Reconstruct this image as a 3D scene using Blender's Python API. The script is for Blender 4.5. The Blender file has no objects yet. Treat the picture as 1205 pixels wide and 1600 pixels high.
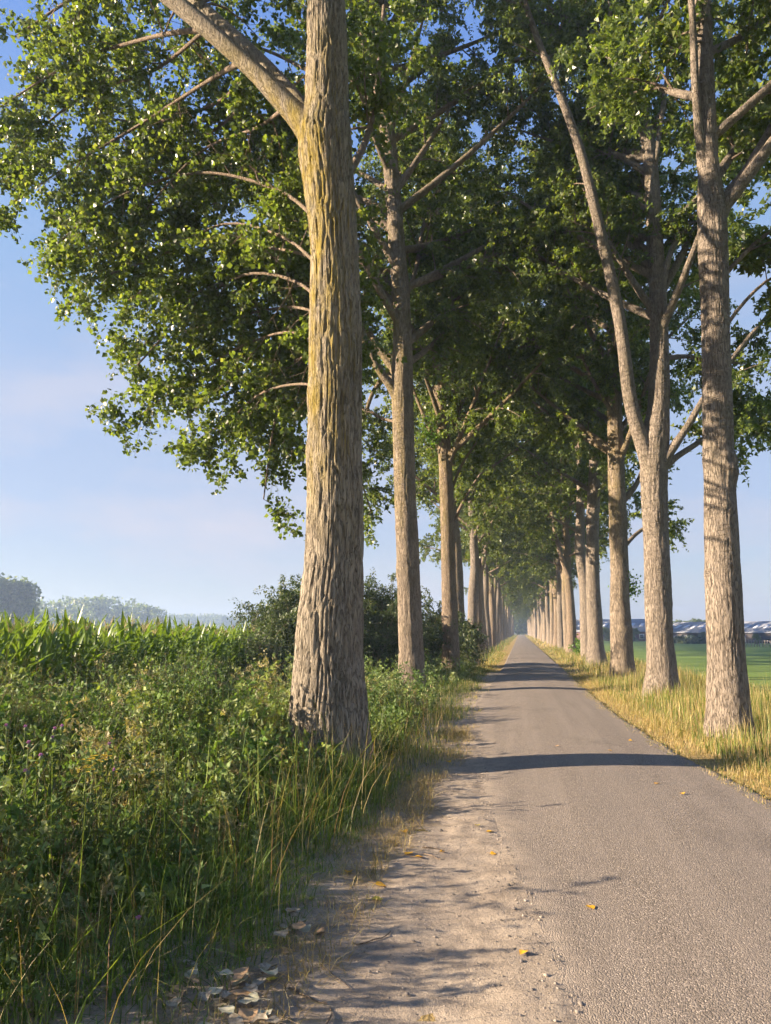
import bpy, math
import numpy as np
from mathutils import Vector

# ------------------------------------------------------------------ camera, light, exposure
scene = bpy.context.scene
FPX, CX, CY, CAM_H = 1133.0, 602.5, 800.0, 1.65      # focal length and centre in units of the 1205 x 1600 photograph
HOR, VPX = 987.0, 813.0
PITCH = math.atan((HOR - CY) / FPX)
YAW = math.atan((VPX - CX) / (FPX / math.cos(PITCH)))
cam_data = bpy.data.cameras.new('camera')
cam = bpy.data.objects.new('camera', cam_data)
scene.collection.objects.link(cam)
cam_data.sensor_fit = 'VERTICAL'
cam_data.sensor_height = 36.0
cam_data.lens = 36.0 * FPX / 1600.0
cam_data.clip_start = 0.05
cam_data.clip_end = 6000.0
cam.location = (0, 0, CAM_H)
cam.rotation_euler = (math.pi / 2 + PITCH, 0, YAW)
scene.camera = cam

SUN_AZ, SUN_EL = math.radians(254.0), math.radians(19.5)   # azimuth clockwise from +Y (the road's direction)
SUN = Vector((math.sin(SUN_AZ) * math.cos(SUN_EL), math.cos(SUN_AZ) * math.cos(SUN_EL), math.sin(SUN_EL)))
world = bpy.data.worlds.new('World')
scene.world = world
world.use_nodes = True
wn, wl = world.node_tree.nodes, world.node_tree.links
wn.clear()
w_out = wn.new('ShaderNodeOutputWorld')
w_bg = wn.new('ShaderNodeBackground')
w_sky = wn.new('ShaderNodeTexSky')
w_sky.sky_type = 'NISHITA'
w_sky.sun_disc = False
w_sky.sun_elevation = SUN_EL
w_sky.sun_rotation = SUN_AZ
w_sky.air_density = 1.0
w_sky.dust_density = 0.1
w_sky.ozone_density = 4.0
w_bg.inputs['Strength'].default_value = 0.055
# thin cloud veils: a noise over the sky direction, strongest low down
w_tc = wn.new('ShaderNodeTexCoord')
w_sep = wn.new('ShaderNodeSeparateXYZ')
w_map = wn.new('ShaderNodeMapping')
w_map.inputs['Scale'].default_value = (2.2, 2.2, 6.0)
w_map.inputs['Location'].default_value = (0.3, 0.1, 0.55)
w_noise = wn.new('ShaderNodeTexNoise')
w_noise.inputs['Scale'].default_value = 1.6
w_noise.inputs['Detail'].default_value = 7.0
w_noise.inputs['Roughness'].default_value = 0.55
w_ramp = wn.new('ShaderNodeMapRange')
w_ramp.inputs['From Min'].default_value = 0.45
w_ramp.inputs['From Max'].default_value = 0.68
w_ramp.inputs['To Max'].default_value = 0.75
w_el = wn.new('ShaderNodeMapRange')
w_el.inputs['From Min'].default_value = 0.62
w_el.inputs['From Max'].default_value = 0.12
w_mul = wn.new('ShaderNodeMath'); w_mul.operation = 'MULTIPLY'
w_mix = wn.new('ShaderNodeMixRGB')
w_mix.inputs['Color2'].default_value = (3.6, 3.5, 3.95, 1)
wl.new(w_tc.outputs['Generated'], w_map.inputs['Vector'])
wl.new(w_map.outputs['Vector'], w_noise.inputs['Vector'])
wl.new(w_noise.outputs['Fac'], w_ramp.inputs['Value'])
wl.new(w_tc.outputs['Generated'], w_sep.inputs['Vector'])
wl.new(w_sep.outputs['Z'], w_el.inputs['Value'])
wl.new(w_ramp.outputs['Result'], w_mul.inputs[0])
wl.new(w_el.outputs['Result'], w_mul.inputs[1])
wl.new(w_mul.outputs['Value'], w_mix.inputs['Fac'])
# the veil of morning haze: the same all round, paling towards the horizon
w_veil = wn.new('ShaderNodeValToRGB')
stops = [(0.0, (3.0, 2.9, 3.1)), (0.14, (2.75, 2.95, 3.75)), (0.28, (2.6, 3.05, 4.1)), (0.46, (1.85, 2.75, 4.3)), (0.66, (1.1, 2.0, 4.6)), (1.0, (0.8, 1.6, 4.0))]
while len(w_veil.color_ramp.elements) < len(stops): w_veil.color_ramp.elements.new(0.5)
for e_, (p_, c_) in zip(w_veil.color_ramp.elements, stops):
    e_.position = p_; e_.color = (c_[0] / 5, c_[1] / 5, c_[2] / 5, 1)
w_gain = wn.new('ShaderNodeMixRGB'); w_gain.blend_type = 'MULTIPLY'
w_gain.inputs['Fac'].default_value = 1.0; w_gain.inputs['Color2'].default_value = (5, 5, 5, 1)
w_mix2 = wn.new('ShaderNodeMixRGB'); w_mix2.inputs['Fac'].default_value = 0.72
wl.new(w_sep.outputs['Z'], w_veil.inputs['Fac'])
wl.new(w_veil.outputs['Color'], w_gain.inputs['Color1'])
wl.new(w_sky.outputs['Color'], w_mix2.inputs['Color1'])
wl.new(w_gain.outputs['Color'], w_mix2.inputs['Color2'])
wl.new(w_mix2.outputs['Color'], w_mix.inputs['Color1'])
wl.new(w_mix.outputs['Color'], w_bg.inputs['Color'])
wl.new(w_bg.outputs['Background'], w_out.inputs['Surface'])

sun_data = bpy.data.lights.new('sun', 'SUN')
sun_data.energy = 5.0
sun_data.angle = math.radians(0.6)
sun_data.color = (1.0, 0.80, 0.58)
sun = bpy.data.objects.new('sun', sun_data)
scene.collection.objects.link(sun)
sun.rotation_euler = SUN.to_track_quat('Z', 'Y').to_euler()

scene.view_settings.view_transform = 'Standard'
scene.view_settings.look = 'None'
scene.view_settings.exposure = 1.9
scene.view_settings.gamma = 1.0
scene.view_settings.use_curve_mapping = False
scene.render.engine = 'CYCLES'
cy_ = scene.cycles
cy_.max_bounces = 6
cy_.diffuse_bounces = 4
cy_.glossy_bounces = 2
cy_.transmission_bounces = 4
cy_.transparent_max_bounces = 4
cy_.volume_bounces = 0
cy_.use_adaptive_sampling = True
cy_.adaptive_threshold = 0.035
cy_.use_denoising = True
try:
    cy_.denoiser = 'OPENIMAGEDENOISE'
    cy_.denoising_prefilter = 'ACCURATE'
except Exception:
    pass
cy_.sample_clamp_indirect = 4.0

# ------------------------------------------------------------------ helpers
_F = np.array([-math.sin(YAW) * math.cos(PITCH), math.cos(YAW) * math.cos(PITCH), math.sin(PITCH)])
_R = np.array([math.cos(YAW), math.sin(YAW), 0.0])
_U = np.cross(_R, _F)
def at(x, y, Y):
    """the point of the place seen at photo pixel (x, y) that stands Y metres down the road"""
    d = _F + _R * (x - CX) / FPX + _U * (CY - y) / FPX
    return np.array([0, 0, CAM_H]) + d * (Y / d[1])
def on_ground(x, y, z=0.0):
    d = _F + _R * (x - CX) / FPX + _U * (CY - y) / FPX
    return np.array([0, 0, CAM_H]) + d * ((z - CAM_H) / d[2])
def depth(p):
    return float((np.asarray(p) - [0, 0, CAM_H]) @ _F)
def px_to_m(w, p):
    return w * depth(p) / FPX

def unit(v):
    v = np.asarray(v, float)
    return v / np.maximum(np.linalg.norm(v, axis=-1, keepdims=True), 1e-9)

def _hash(ix, iy, iz, seed):
    h = (ix.astype(np.int64) * 374761393 + iy.astype(np.int64) * 668265263 + iz.astype(np.int64) * 2147483647 + seed * 974634777) & 0xFFFFFFFF
    h = ((h ^ (h >> 13)) * 1274126177) & 0xFFFFFFFF
    h = ((h ^ (h >> 16)) * 2246822519) & 0xFFFFFFFF
    h = h ^ (h >> 15)
    return (h & 0xFFFFFF) / float(0xFFFFFF)
def noise(p, seed=0):
    """value noise in -1..1 at points p (n,3)"""
    p = np.asarray(p, float)
    i = np.floor(p).astype(np.int64); f = p - i
    u = f * f * f * (f * (f * 6 - 15) + 10)
    r = 0
    for dx in (0, 1):
        for dy in (0, 1):
            for dz in (0, 1):
                w = (u[:, 0] if dx else 1 - u[:, 0]) * (u[:, 1] if dy else 1 - u[:, 1]) * (u[:, 2] if dz else 1 - u[:, 2])
                r = r + w * _hash(i[:, 0] + dx, i[:, 1] + dy, i[:, 2] + dz, seed)
    return r * 2 - 1
def noise2(x, y, seed=0):
    x = np.asarray(x, float); y = np.asarray(y, float)
    return noise(np.stack([x.ravel(), y.ravel(), np.zeros(x.size)], 1), seed).reshape(x.shape)
def smooth(a, b, x):
    t = np.clip((x - a) / (b - a), 0, 1)
    return t * t * (3 - 2 * t)

def mesh_from(name, verts, faces, col=None, shade=False):
    """verts (n,3), faces (m,3) or (m,4) or a list of such arrays"""
    if not isinstance(faces, list):
        faces = [faces]
    faces = [np.asarray(f, np.int32) for f in faces if len(f)]
    me = bpy.data.meshes.new(name)
    verts = np.asarray(verts, np.float32)
    me.vertices.add(len(verts))
    me.vertices.foreach_set('co', verts.ravel())
    sizes = np.concatenate([np.full(len(f), f.shape[1], np.int32) for f in faces])
    loops = np.concatenate([f.ravel() for f in faces])
    me.loops.add(len(loops))
    me.loops.foreach_set('vertex_index', loops)
    me.polygons.add(len(sizes))
    starts = np.concatenate([[0], np.cumsum(sizes)[:-1]]).astype(np.int32)
    me.polygons.foreach_set('loop_start', starts)
    me.polygons.foreach_set('loop_total', sizes)
    if shade:
        me.polygons.foreach_set('use_smooth', np.ones(len(sizes), bool))
    if col is not None:
        a = me.color_attributes.new('col', 'FLOAT_COLOR', 'POINT')
        c = np.ones((len(verts), 4), np.float32); c[:, :3] = col
        a.data.foreach_set('color', c.ravel())
    me.update(calc_edges=True)
    me.validate()
    return me

class Geo:
    """collects vertices and faces of one mesh"""
    def __init__(self):
        self.v, self.f, self.c, self.n = [], {3: [], 4: []}, [], 0
    def add(self, v, f, c=None):
        v = np.asarray(v, float).reshape(-1, 3); f = np.asarray(f, np.int64)
        self.v.append(v)
        self.f[f.shape[1]].append(f + self.n)
        if c is not None:
            self.c.append(np.broadcast_to(np.asarray(c, float), (len(v), 3)))
        self.n += len(v)
    def box(self, lo, hi, c=None):
        x0, y0, z0 = lo; x1, y1, z1 = hi
        v = [(x0, y0, z0), (x1, y0, z0), (x1, y1, z0), (x0, y1, z0), (x0, y0, z1), (x1, y0, z1), (x1, y1, z1), (x0, y1, z1)]
        self.add(v, [(0, 3, 2, 1), (4, 5, 6, 7), (0, 1, 5, 4), (1, 2, 6, 5), (2, 3, 7, 6), (3, 0, 4, 7)], c)
    def mesh(self, name, shade=False):
        fs = [np.concatenate(self.f[k]) for k in (3, 4) if self.f[k]]
        return mesh_from(name, np.concatenate(self.v), fs, np.concatenate(self.c) if self.c else None, shade)

C = scene.collection
def link(name, data, mat=None, parent=None, label=None, cat=None, group=None, kind=None, loc=None):
    o = bpy.data.objects.new(name, data)
    C.objects.link(o)
    if mat is not None and data is not None and not data.materials:
        data.materials.append(mat)
    if parent is not None:
        o.parent = parent
    if label: o['label'] = label
    if cat: o['category'] = cat
    if group: o['group'] = group
    if kind: o['kind'] = kind
    if loc is not None: o.location = loc
    return o

def frames(P):
    """tangent and two normals along polylines P (n,k,3)"""
    T = np.empty_like(P)
    T[:, 1:-1] = P[:, 2:] - P[:, :-2]; T[:, 0] = P[:, 1] - P[:, 0]; T[:, -1] = P[:, -1] - P[:, -2]
    T = unit(T)
    ref = np.where(np.abs(unit(P[:, -1] - P[:, 0])[:, None, 2:3]) > 0.75, np.array([1.0, 0, 0]), np.array([0, 0, 1.0]))
    A = unit(ref - T * (ref * T).sum(-1, keepdims=True))
    return T, A, np.cross(T, A)
def tubes(geo, P, R, sides, c=None):
    """closed-tip tubes along polylines P (n,k,3) with radii R (n,k)"""
    P = np.asarray(P, float); R = np.asarray(R, float)
    n, k = R.shape
    T, A, B = frames(P)
    th = np.arange(sides) * 2 * math.pi / sides
    ring = P[:, :, None] + R[:, :, None, None] * (A[:, :, None] * np.cos(th)[None, None, :, None] + B[:, :, None] * np.sin(th)[None, None, :, None])
    base = (np.arange(n) * k * sides)[:, None, None]
    i = (np.arange(k - 1) * sides)[None, :, None]
    j = np.arange(sides)[None, None, :]; j2 = (j + 1) % sides
    f = np.stack([base + i + j, base + i + j2, base + i + sides + j2, base + i + sides + j], -1).reshape(-1, 4)
    geo.add(ring.reshape(-1, 3), f, c)

def resample(pts, rad, step):
    """smooth a polyline through its points (Catmull-Rom) and resample it at the given step"""
    pts = np.asarray(pts, float); rad = np.asarray(rad, float)
    q = np.concatenate([[2 * pts[0] - pts[1]], pts, [2 * pts[-1] - pts[-2]]])
    rr = np.concatenate([[rad[0]], rad, [rad[-1]]])
    out, ro = [], []
    for a in range(1, len(q) - 2):
        m = max(2, int(np.linalg.norm(q[a + 1] - q[a]) / step))
        t = (np.arange(m) / m)[:, None]
        out.append(0.5 * (2 * q[a] + (q[a + 1] - q[a - 1]) * t + (2 * q[a - 1] - 5 * q[a] + 4 * q[a + 1] - q[a + 2]) * t ** 2 + (3 * q[a] - q[a - 1] - 3 * q[a + 1] + q[a + 2]) * t ** 3))
        ro.append(rr[a] + (rr[a + 1] - rr[a]) * (t[:, 0] * t[:, 0] * (3 - 2 * t[:, 0])))
    out.append(pts[-1:]); ro.append(rad[-1:])
    return np.concatenate(out), np.concatenate(ro)

# ------------------------------------------------------------------ materials
def new_mat(name):
    m = bpy.data.materials.new(name); m.use_nodes = True
    nt = m.node_tree
    return m, nt.nodes, nt.links, nt.nodes['Principled BSDF'], nt.nodes['Material Output']
def ramp_node(n, stops):
    r = n.new('ShaderNodeValToRGB')
    el = r.color_ramp.elements
    while len(el) < len(stops): el.new(0.5)
    for e, (p, c) in zip(el, stops):
        e.position = p; e.color = (*c, 1)
    return r
def noise_node(n, l, scale, detail=4.0, rough=0.55, vec=None, mapping=None):
    t = n.new('ShaderNodeTexNoise')
    t.inputs['Scale'].default_value = scale; t.inputs['Detail'].default_value = detail; t.inputs['Roughness'].default_value = rough
    if mapping is not None and vec is not None:
        mp = n.new('ShaderNodeMapping'); mp.inputs['Scale'].default_value = mapping
        l.new(vec, mp.inputs['Vector']); vec = mp.outputs['Vector']
    if vec is not None: l.new(vec, t.inputs['Vector'])
    return t
def mixc(n, l, fac, a, b, mode='MIX'):
    m = n.new('ShaderNodeMixRGB'); m.blend_type = mode
    for key, v in (('Fac', fac), ('Color1', a), ('Color2', b)):
        if isinstance(v, (int, float)): m.inputs[key].default_value = v
        elif isinstance(v, tuple): m.inputs[key].default_value = (*v, 1)
        else: l.new(v, m.inputs[key])
    return m.outputs['Color']
def map_range(n, l, v, a, b, c=0.0, d=1.0):
    m = n.new('ShaderNodeMapRange')
    m.inputs['From Min'].default_value = a; m.inputs['From Max'].default_value = b
    m.inputs['To Min'].default_value = c; m.inputs['To Max'].default_value = d
    l.new(v, m.inputs['Value'])
    return m.outputs['Result']
def math_node(n, l, op, a, b):
    m = n.new('ShaderNodeMath'); m.operation = op
    for i, v in enumerate((a, b)):
        if isinstance(v, (int, float)): m.inputs[i].default_value = v
        else: l.new(v, m.inputs[i])
    return m.outputs['Value']
def bump(n, l, b, height, strength, dist):
    bp = n.new('ShaderNodeBump'); bp.inputs['Strength'].default_value = strength; bp.inputs['Distance'].default_value = dist
    l.new(height, bp.inputs['Height']); l.new(bp.outputs['Normal'], b.inputs['Normal'])

def leaf_mat(name, stops, trans=0.35, rough=0.42, use_col=False, spec=0.4, tcol=1.6):
    """leaf: a glossy green face that lets some light through"""
    m, n, l, b, out = new_mat(name)
    if use_col:
        a = n.new('ShaderNodeAttribute'); a.attribute_name = 'col'
        col = a.outputs['Color']
    else:
        g = n.new('ShaderNodeNewGeometry')
        r = ramp_node(n, stops); l.new(g.outputs['Random Per Island'], r.inputs['Fac'])
        col = r.outputs['Color']
    l.new(col, b.inputs['Base Color'])
    b.inputs['Roughness'].default_value = rough
    b.inputs['Specular IOR Level'].default_value = spec
    t = n.new('ShaderNodeBsdfTranslucent')
    tc = mixc(n, l, 1.0, col, (1.16 * tcol, 1.15 * tcol, 0.38 * tcol), 'MULTIPLY')
    l.new(tc, t.inputs['Color'])
    mx = n.new('ShaderNodeMixShader'); mx.inputs['Fac'].default_value = trans
    l.new(b.outputs['BSDF'], mx.inputs[1]); l.new(t.outputs['BSDF'], mx.inputs[2])
    l.new(mx.outputs['Shader'], out.inputs['Surface'])
    return m

M = {}
M['leaf'] = leaf_mat('poplar_leaf', [(0.0, (0.058, 0.086, 0.023)), (0.45, (0.094, 0.138, 0.036)), (0.8, (0.132, 0.180, 0.050)), (1.0, (0.185, 0.212, 0.075))], 0.48, 0.34)
M['leaf_far'] = leaf_mat('poplar_leaf_far', [(0.0, (0.060, 0.088, 0.023)), (0.5, (0.098, 0.140, 0.037)), (1.0, (0.17, 0.195, 0.06))], 0.48, 0.38)
M['leaf_bright'] = leaf_mat('sucker_leaf', [(0.0, (0.06, 0.14, 0.015)), (1.0, (0.14, 0.24, 0.03))], 0.4, 0.4)
M['leaf_willow'] = leaf_mat('shrub_leaf', [(0.0, (0.032, 0.056, 0.018)), (0.6, (0.065, 0.098, 0.034)), (1.0, (0.125, 0.15, 0.06))], 0.25, 0.5)
M['weed'] = leaf_mat('weed_leaf', [], 0.26, 0.55, use_col=True, spec=0.2, tcol=1.3)
M['grass'] = leaf_mat('grass_blade', [], 0.32, 0.5, use_col=True, spec=0.3, tcol=1.3)
M['maize'] = leaf_mat('maize_leaf', [(0.0, (0.075, 0.135, 0.022)), (0.6, (0.125, 0.195, 0.034)), (1.0, (0.19, 0.25, 0.06))], 0.36, 0.36)

def bark_mat(name, dark, light, lichen=0.0, pale=0.0, moss=0.1, hx=0.0, lichen_z=(2.6, 9.5)):
    m, n, l, b, out = new_mat(name)
    tc = n.new('ShaderNodeTexCoord'); ob = tc.outputs['Object']
    n1 = noise_node(n, l, 1.0, 6, 0.62, ob, (22, 22, 3.5))
    n2 = noise_node(n, l, 1.0, 4, 0.6, ob, (2.2, 2.2, 0.9))
    n3 = noise_node(n, l, 1.0, 5, 0.7, ob, (90, 90, 28))
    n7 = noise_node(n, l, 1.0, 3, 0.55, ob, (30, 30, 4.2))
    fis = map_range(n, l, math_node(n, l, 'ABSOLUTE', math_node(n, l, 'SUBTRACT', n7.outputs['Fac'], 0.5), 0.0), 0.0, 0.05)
    r = ramp_node(n, [(0.30, dark), (0.72, light)]); l.new(n1.outputs['Fac'], r.inputs['Fac'])
    col = r.outputs['Color']
    col = mixc(n, l, map_range(n, l, n2.outputs['Fac'], 0.35, 0.7, 0.0, 0.45), col, tuple(min(1, 1.25 * c) for c in light))
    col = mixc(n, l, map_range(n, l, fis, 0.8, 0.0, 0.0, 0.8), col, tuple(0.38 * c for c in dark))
    nv = noise_node(n, l, 1.0, 5, 0.7, ob, (60, 60, 9))
    col = mixc(n, l, map_range(n, l, nv.outputs['Fac'], 0.35, 0.7, 0.0, 0.4), col, tuple(min(1, 1.45 * c) for c in light))
    sp = n.new('ShaderNodeSeparateXYZ'); l.new(ob, sp.inputs['Vector'])
    # greenish moss in broad patches
    n4 = noise_node(n, l, 1.0, 4, 0.6, ob, (3.0, 3.0, 1.1))
    mz = map_range(n, l, sp.outputs['Z'], 2.0, 8.0, 0.15, 1.0)
    col = mixc(n, l, math_node(n, l, 'MULTIPLY', map_range(n, l, n4.outputs['Fac'], 0.48, 0.68, 0.0, moss), mz), col, (0.115, 0.105, 0.038))
    if lichen > 0:
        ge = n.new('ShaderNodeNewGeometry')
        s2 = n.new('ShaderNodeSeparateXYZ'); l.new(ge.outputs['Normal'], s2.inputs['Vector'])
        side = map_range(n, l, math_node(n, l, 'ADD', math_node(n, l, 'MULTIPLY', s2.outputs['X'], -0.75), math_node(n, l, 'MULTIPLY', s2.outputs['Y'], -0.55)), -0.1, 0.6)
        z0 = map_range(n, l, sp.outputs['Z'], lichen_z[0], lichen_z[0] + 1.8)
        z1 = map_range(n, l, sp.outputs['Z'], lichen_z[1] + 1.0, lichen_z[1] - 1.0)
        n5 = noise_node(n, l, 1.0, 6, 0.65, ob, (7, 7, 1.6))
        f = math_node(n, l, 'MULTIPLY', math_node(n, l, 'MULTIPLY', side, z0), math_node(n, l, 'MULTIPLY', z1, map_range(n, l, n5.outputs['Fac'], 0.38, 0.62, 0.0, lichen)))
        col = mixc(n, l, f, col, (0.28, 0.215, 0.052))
    l.new(col, b.inputs['Base Color'])
    b.inputs['Roughness'].default_value = 0.9
    b.inputs['Specular IOR Level'].default_value = 0.15
    h = math_node(n, l, 'ADD', math_node(n, l, 'MULTIPLY', fis, 0.7), math_node(n, l, 'ADD', n1.outputs['Fac'], math_node(n, l, 'MULTIPLY', n3.outputs['Fac'], 0.5)))
    if hx > 0:   # fine cross cracks of the smoother upper bark
        n6 = noise_node(n, l, 1.0, 3, 0.5, ob, (2.5, 2.5, 13))
        up_ = map_range(n, l, sp.outputs['Z'], 2.0, 6.0, 0.12, 1.0)
        h = math_node(n, l, 'ADD', h, math_node(n, l, 'MULTIPLY', math_node(n, l, 'MULTIPLY', map_range(n, l, n6.outputs['Fac'], 0.40, 0.46), up_), hx))
    bump(n, l, b, h, 1.0, 0.026)
    return m
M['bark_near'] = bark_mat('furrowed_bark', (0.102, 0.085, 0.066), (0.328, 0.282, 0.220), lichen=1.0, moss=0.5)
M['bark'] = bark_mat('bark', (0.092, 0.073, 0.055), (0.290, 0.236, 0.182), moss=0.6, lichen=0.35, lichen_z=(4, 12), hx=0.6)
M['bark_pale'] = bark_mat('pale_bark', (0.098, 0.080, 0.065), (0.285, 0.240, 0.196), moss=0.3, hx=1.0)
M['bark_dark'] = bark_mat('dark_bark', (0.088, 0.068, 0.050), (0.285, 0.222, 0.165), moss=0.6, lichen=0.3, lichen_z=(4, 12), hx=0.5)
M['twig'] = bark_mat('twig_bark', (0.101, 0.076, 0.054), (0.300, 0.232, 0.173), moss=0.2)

# ------------------------------------------------------------------ ground, road, shoulder
def ground_z(x):
    """the avenue stands on a low bank: the meadow on the right lies lower, the weeds on the left a little lower"""
    x = np.asarray(x, float)
    return -1.15 * smooth(5.2, 11.0, x) - 0.10 * smooth(-1.0, -2.2, x) - 0.12 * smooth(-5.0, -8.0, x)

def grid(xs, ys, zf):
    X, Y = np.meshgrid(xs, ys)
    Z = zf(X, Y)
    v = np.stack([X, Y, Z], -1).reshape(-1, 3)
    nx, ny = len(xs), len(ys)
    i = np.arange(ny - 1)[:, None] * nx; j = np.arange(nx - 1)[None]
    f = np.stack([i + j, i + j + 1, i + j + 1 + nx, i + j + nx], -1).reshape(-1, 4)
    return v, f

gx = np.concatenate([[-3000, -1500, -600, -250, -120, -60, -30, -15], np.arange(-9, 12.1, 0.35), [14, 18, 25, 40, 70, 140, 300, 700, 1500, 3000]])
gy = np.concatenate([[-800, -200, -60, -20], np.arange(-6, 30, 0.5), np.arange(30, 120, 4), [130, 150, 200, 260, 330, 420, 600, 1000, 1800, 3000]])
def gzf(X, Y):
    near = (np.abs(X) < 13) & (Y < 120)
    return ground_z(X) + np.where(near, 0.02 * noise2(X * 1.7, Y * 1.7, 3), 0) - 0.012
v, f = grid(gx, gy, gzf)
m, n, l, b, out = new_mat('ground_soil_and_meadow')
tc = n.new('ShaderNodeTexCoord'); ob = tc.outputs['Object']
sp = n.new('ShaderNodeSeparateXYZ'); l.new(ob, sp.inputs['Vector'])
na = noise_node(n, l, 0.35, 6, 0.6, ob)
nb = noise_node(n, l, 6.0, 6, 0.65, ob)
nc = noise_node(n, l, 1.0, 4, 0.6, ob, (0.012, 0.10, 1))
meadow = ramp_node(n, [(0.3, (0.085, 0.165, 0.025)), (0.7, (0.15, 0.225, 0.042))]); l.new(nc.outputs['Fac'], meadow.inputs['Fac'])
mead = mixc(n, l, map_range(n, l, nb.outputs['Fac'], 0.3, 0.75, 0.0, 0.5), meadow.outputs['Color'], (0.20, 0.225, 0.06))
straw = ramp_node(n, [(0.3, (0.20, 0.145, 0.06)), (0.7, (0.42, 0.31, 0.14))]); l.new(nb.outputs['Fac'], straw.inputs['Fac'])
soil = ramp_node(n, [(0.3, (0.045, 0.035, 0.02)), (0.7, (0.11, 0.085, 0.05))]); l.new(nb.outputs['Fac'], soil.inputs['Fac'])
xw = math_node(n, l, 'ADD', sp.outputs['X'], math_node(n, l, 'MULTIPLY', na.outputs['Fac'], 2.5))
c1 = mixc(n, l, map_range(n, l, xw, 7.6, 10.8), straw.outputs['Color'], mead)
c2 = mixc(n, l, map_range(n, l, xw, -1.3, -0.2), soil.outputs['Color'], c1)
far = mixc(n, l, map_range(n, l, sp.outputs['X'], -40.0, -90.0), c2, (0.22, 0.20, 0.09))
l.new(far, b.inputs['Base Color'])
b.inputs['Roughness'].default_value = 0.95; b.inputs['Specular IOR Level'].default_value = 0.1
bump(n, l, b, nb.outputs['Fac'], 0.8, 0.06)
link('ground', mesh_from('ground', v, f, shade=True), m, kind='structure')

# the road: a strip of asphalt whose left edge crumbles where cars pull out
EL = np.array([(-8, 0.55), (2.5, 0.32), (3.5, 0.18), (4.5, 0.05), (5.9, -0.16), (8.2, -0.44), (12.1, -0.66), (16.6, -0.98), (24, -0.92), (40, -0.86), (500, -0.86)])
ER = np.array([(-8, 2.7), (5, 2.62), (8, 2.36), (11, 2.02), (15, 1.86), (20, 1.78), (45, 1.82), (500, 1.80)])
def edge_l(y): return np.interp(y, EL[:, 0], EL[:, 1])
def edge_r(y): return np.interp(y, ER[:, 0], ER[:, 1])
ys = np.concatenate([np.arange(-6, 2.0, 0.5), np.arange(2.0, 9, 0.03), np.arange(9, 14, 0.06), np.arange(14, 40, 0.2), np.arange(40, 420, 4)])
wobr = np.where(ys < 40, 0.04 * noise2(ys * 1.9, ys * 0, 13) + 0.025 * noise2(ys * 8, ys * 0, 14), 0)
def road_z(X, Y):
    d = X - edge_l(Y); w = edge_r(Y) - edge_l(Y)
    camber = 0.045 * np.sin(np.clip(d / w, 0, 1) * math.pi)
    rough = np.where(Y < 30, 1 - smooth(-0.10, 0.30, d), 0)
    dirt = 0.012 * noise2(X * 2.6, Y * 0.9, 21) + 0.006 * noise2(X * 9, Y * 7, 22) + 0.006 * noise2(X * 21, Y * 19, 23)
    return 0.030 + camber + 0.005 * noise2(X * 2, Y * 0.7, 5) + dirt * rough - 0.015 * smooth(0.0, -0.7, d)
def strip(x0, x1, us, ysel):
    X = x0[:, None] + (x1 - x0)[:, None] * us[None]
    Y = np.repeat(ysel[:, None], len(us), 1)
    nx, ny = len(us), len(ysel)
    i = np.arange(ny - 1)[:, None] * nx; j = np.arange(nx - 1)[None]
    return X, Y, np.stack([i + j, i + j + 1, i + j + 1 + nx, i + j + nx], -1).reshape(-1, 4)
us = np.concatenate([np.linspace(0, 0.24, 15), np.linspace(0.28, 0.9, 12), [0.94, 0.97, 0.99, 1.0]])
X, Y, f = strip(edge_l(ys), edge_r(ys) + wobr, us, ys)
Z = road_z(X, Y) - 0.022 * (us > 0.995)[None] - 0.06 * ((us < 0.001)[None] & (Y > 30))
v = np.stack([X, Y, Z], -1).reshape(-1, 3)
edge_d = np.repeat((X - edge_l(Y)).reshape(-1, 1), 3, 1) + 0.4
def sand_colour(n, l, ob):
    na = noise_node(n, l, 3.6, 8, 0.72, ob)
    r = ramp_node(n, [(0.3, (0.20, 0.165, 0.132)), (0.5, (0.33, 0.275, 0.218)), (0.74, (0.47, 0.39, 0.305))]); l.new(na.outputs['Fac'], r.inputs['Fac'])
    vo = n.new('ShaderNodeTexVoronoi'); vo.inputs['Scale'].default_value = 120; l.new(ob, vo.inputs['Vector'])
    vc = n.new('ShaderNodeSeparateColor'); l.new(vo.outputs['Color'], vc.inputs['Color'])
    return mixc(n, l, map_range(n, l, vc.outputs['Red'], 0.55, 1.0, 0.0, 0.5), r.outputs['Color'], (0.17, 0.145, 0.125))
m, n, l, b, out = new_mat('asphalt')
tc = n.new('ShaderNodeTexCoord'); ob = tc.outputs['Object']
a_ = n.new('ShaderNodeAttribute'); a_.attribute_name = 'col'
ed_ = n.new('ShaderNodeSeparateColor'); l.new(a_.outputs['Color'], ed_.inputs['Color'])
edge_ = math_node(n, l, 'SUBTRACT', ed_.outputs['Red'], 0.4)
vo = n.new('ShaderNodeTexVoronoi'); vo.inputs['Scale'].default_value = 125; l.new(ob, vo.inputs['Vector'])
vc = n.new('ShaderNodeSeparateColor'); l.new(vo.outputs['Color'], vc.inputs['Color'])
r = ramp_node(n, [(0.0, (0.10, 0.085, 0.072)), (0.55, (0.19, 0.16, 0.133)), (0.85, (0.25, 0.21, 0.175)), (1.0, (0.44, 0.38, 0.32))]); l.new(vc.outputs['Red'], r.inputs['Fac'])
nb = noise_node(n, l, 1.0, 5, 0.6, ob, (1.6, 0.35, 1))
nbf = noise_node(n, l, 7.0, 5, 0.65, ob)
na_ = noise_node(n, l, 0.6, 3, 0.5, ob)
col = mixc(n, l, map_range(n, l, nb.outputs['Fac'], 0.3, 0.75, 0.0, 0.6), r.outputs['Color'], (0.222, 0.192, 0.165))
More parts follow.
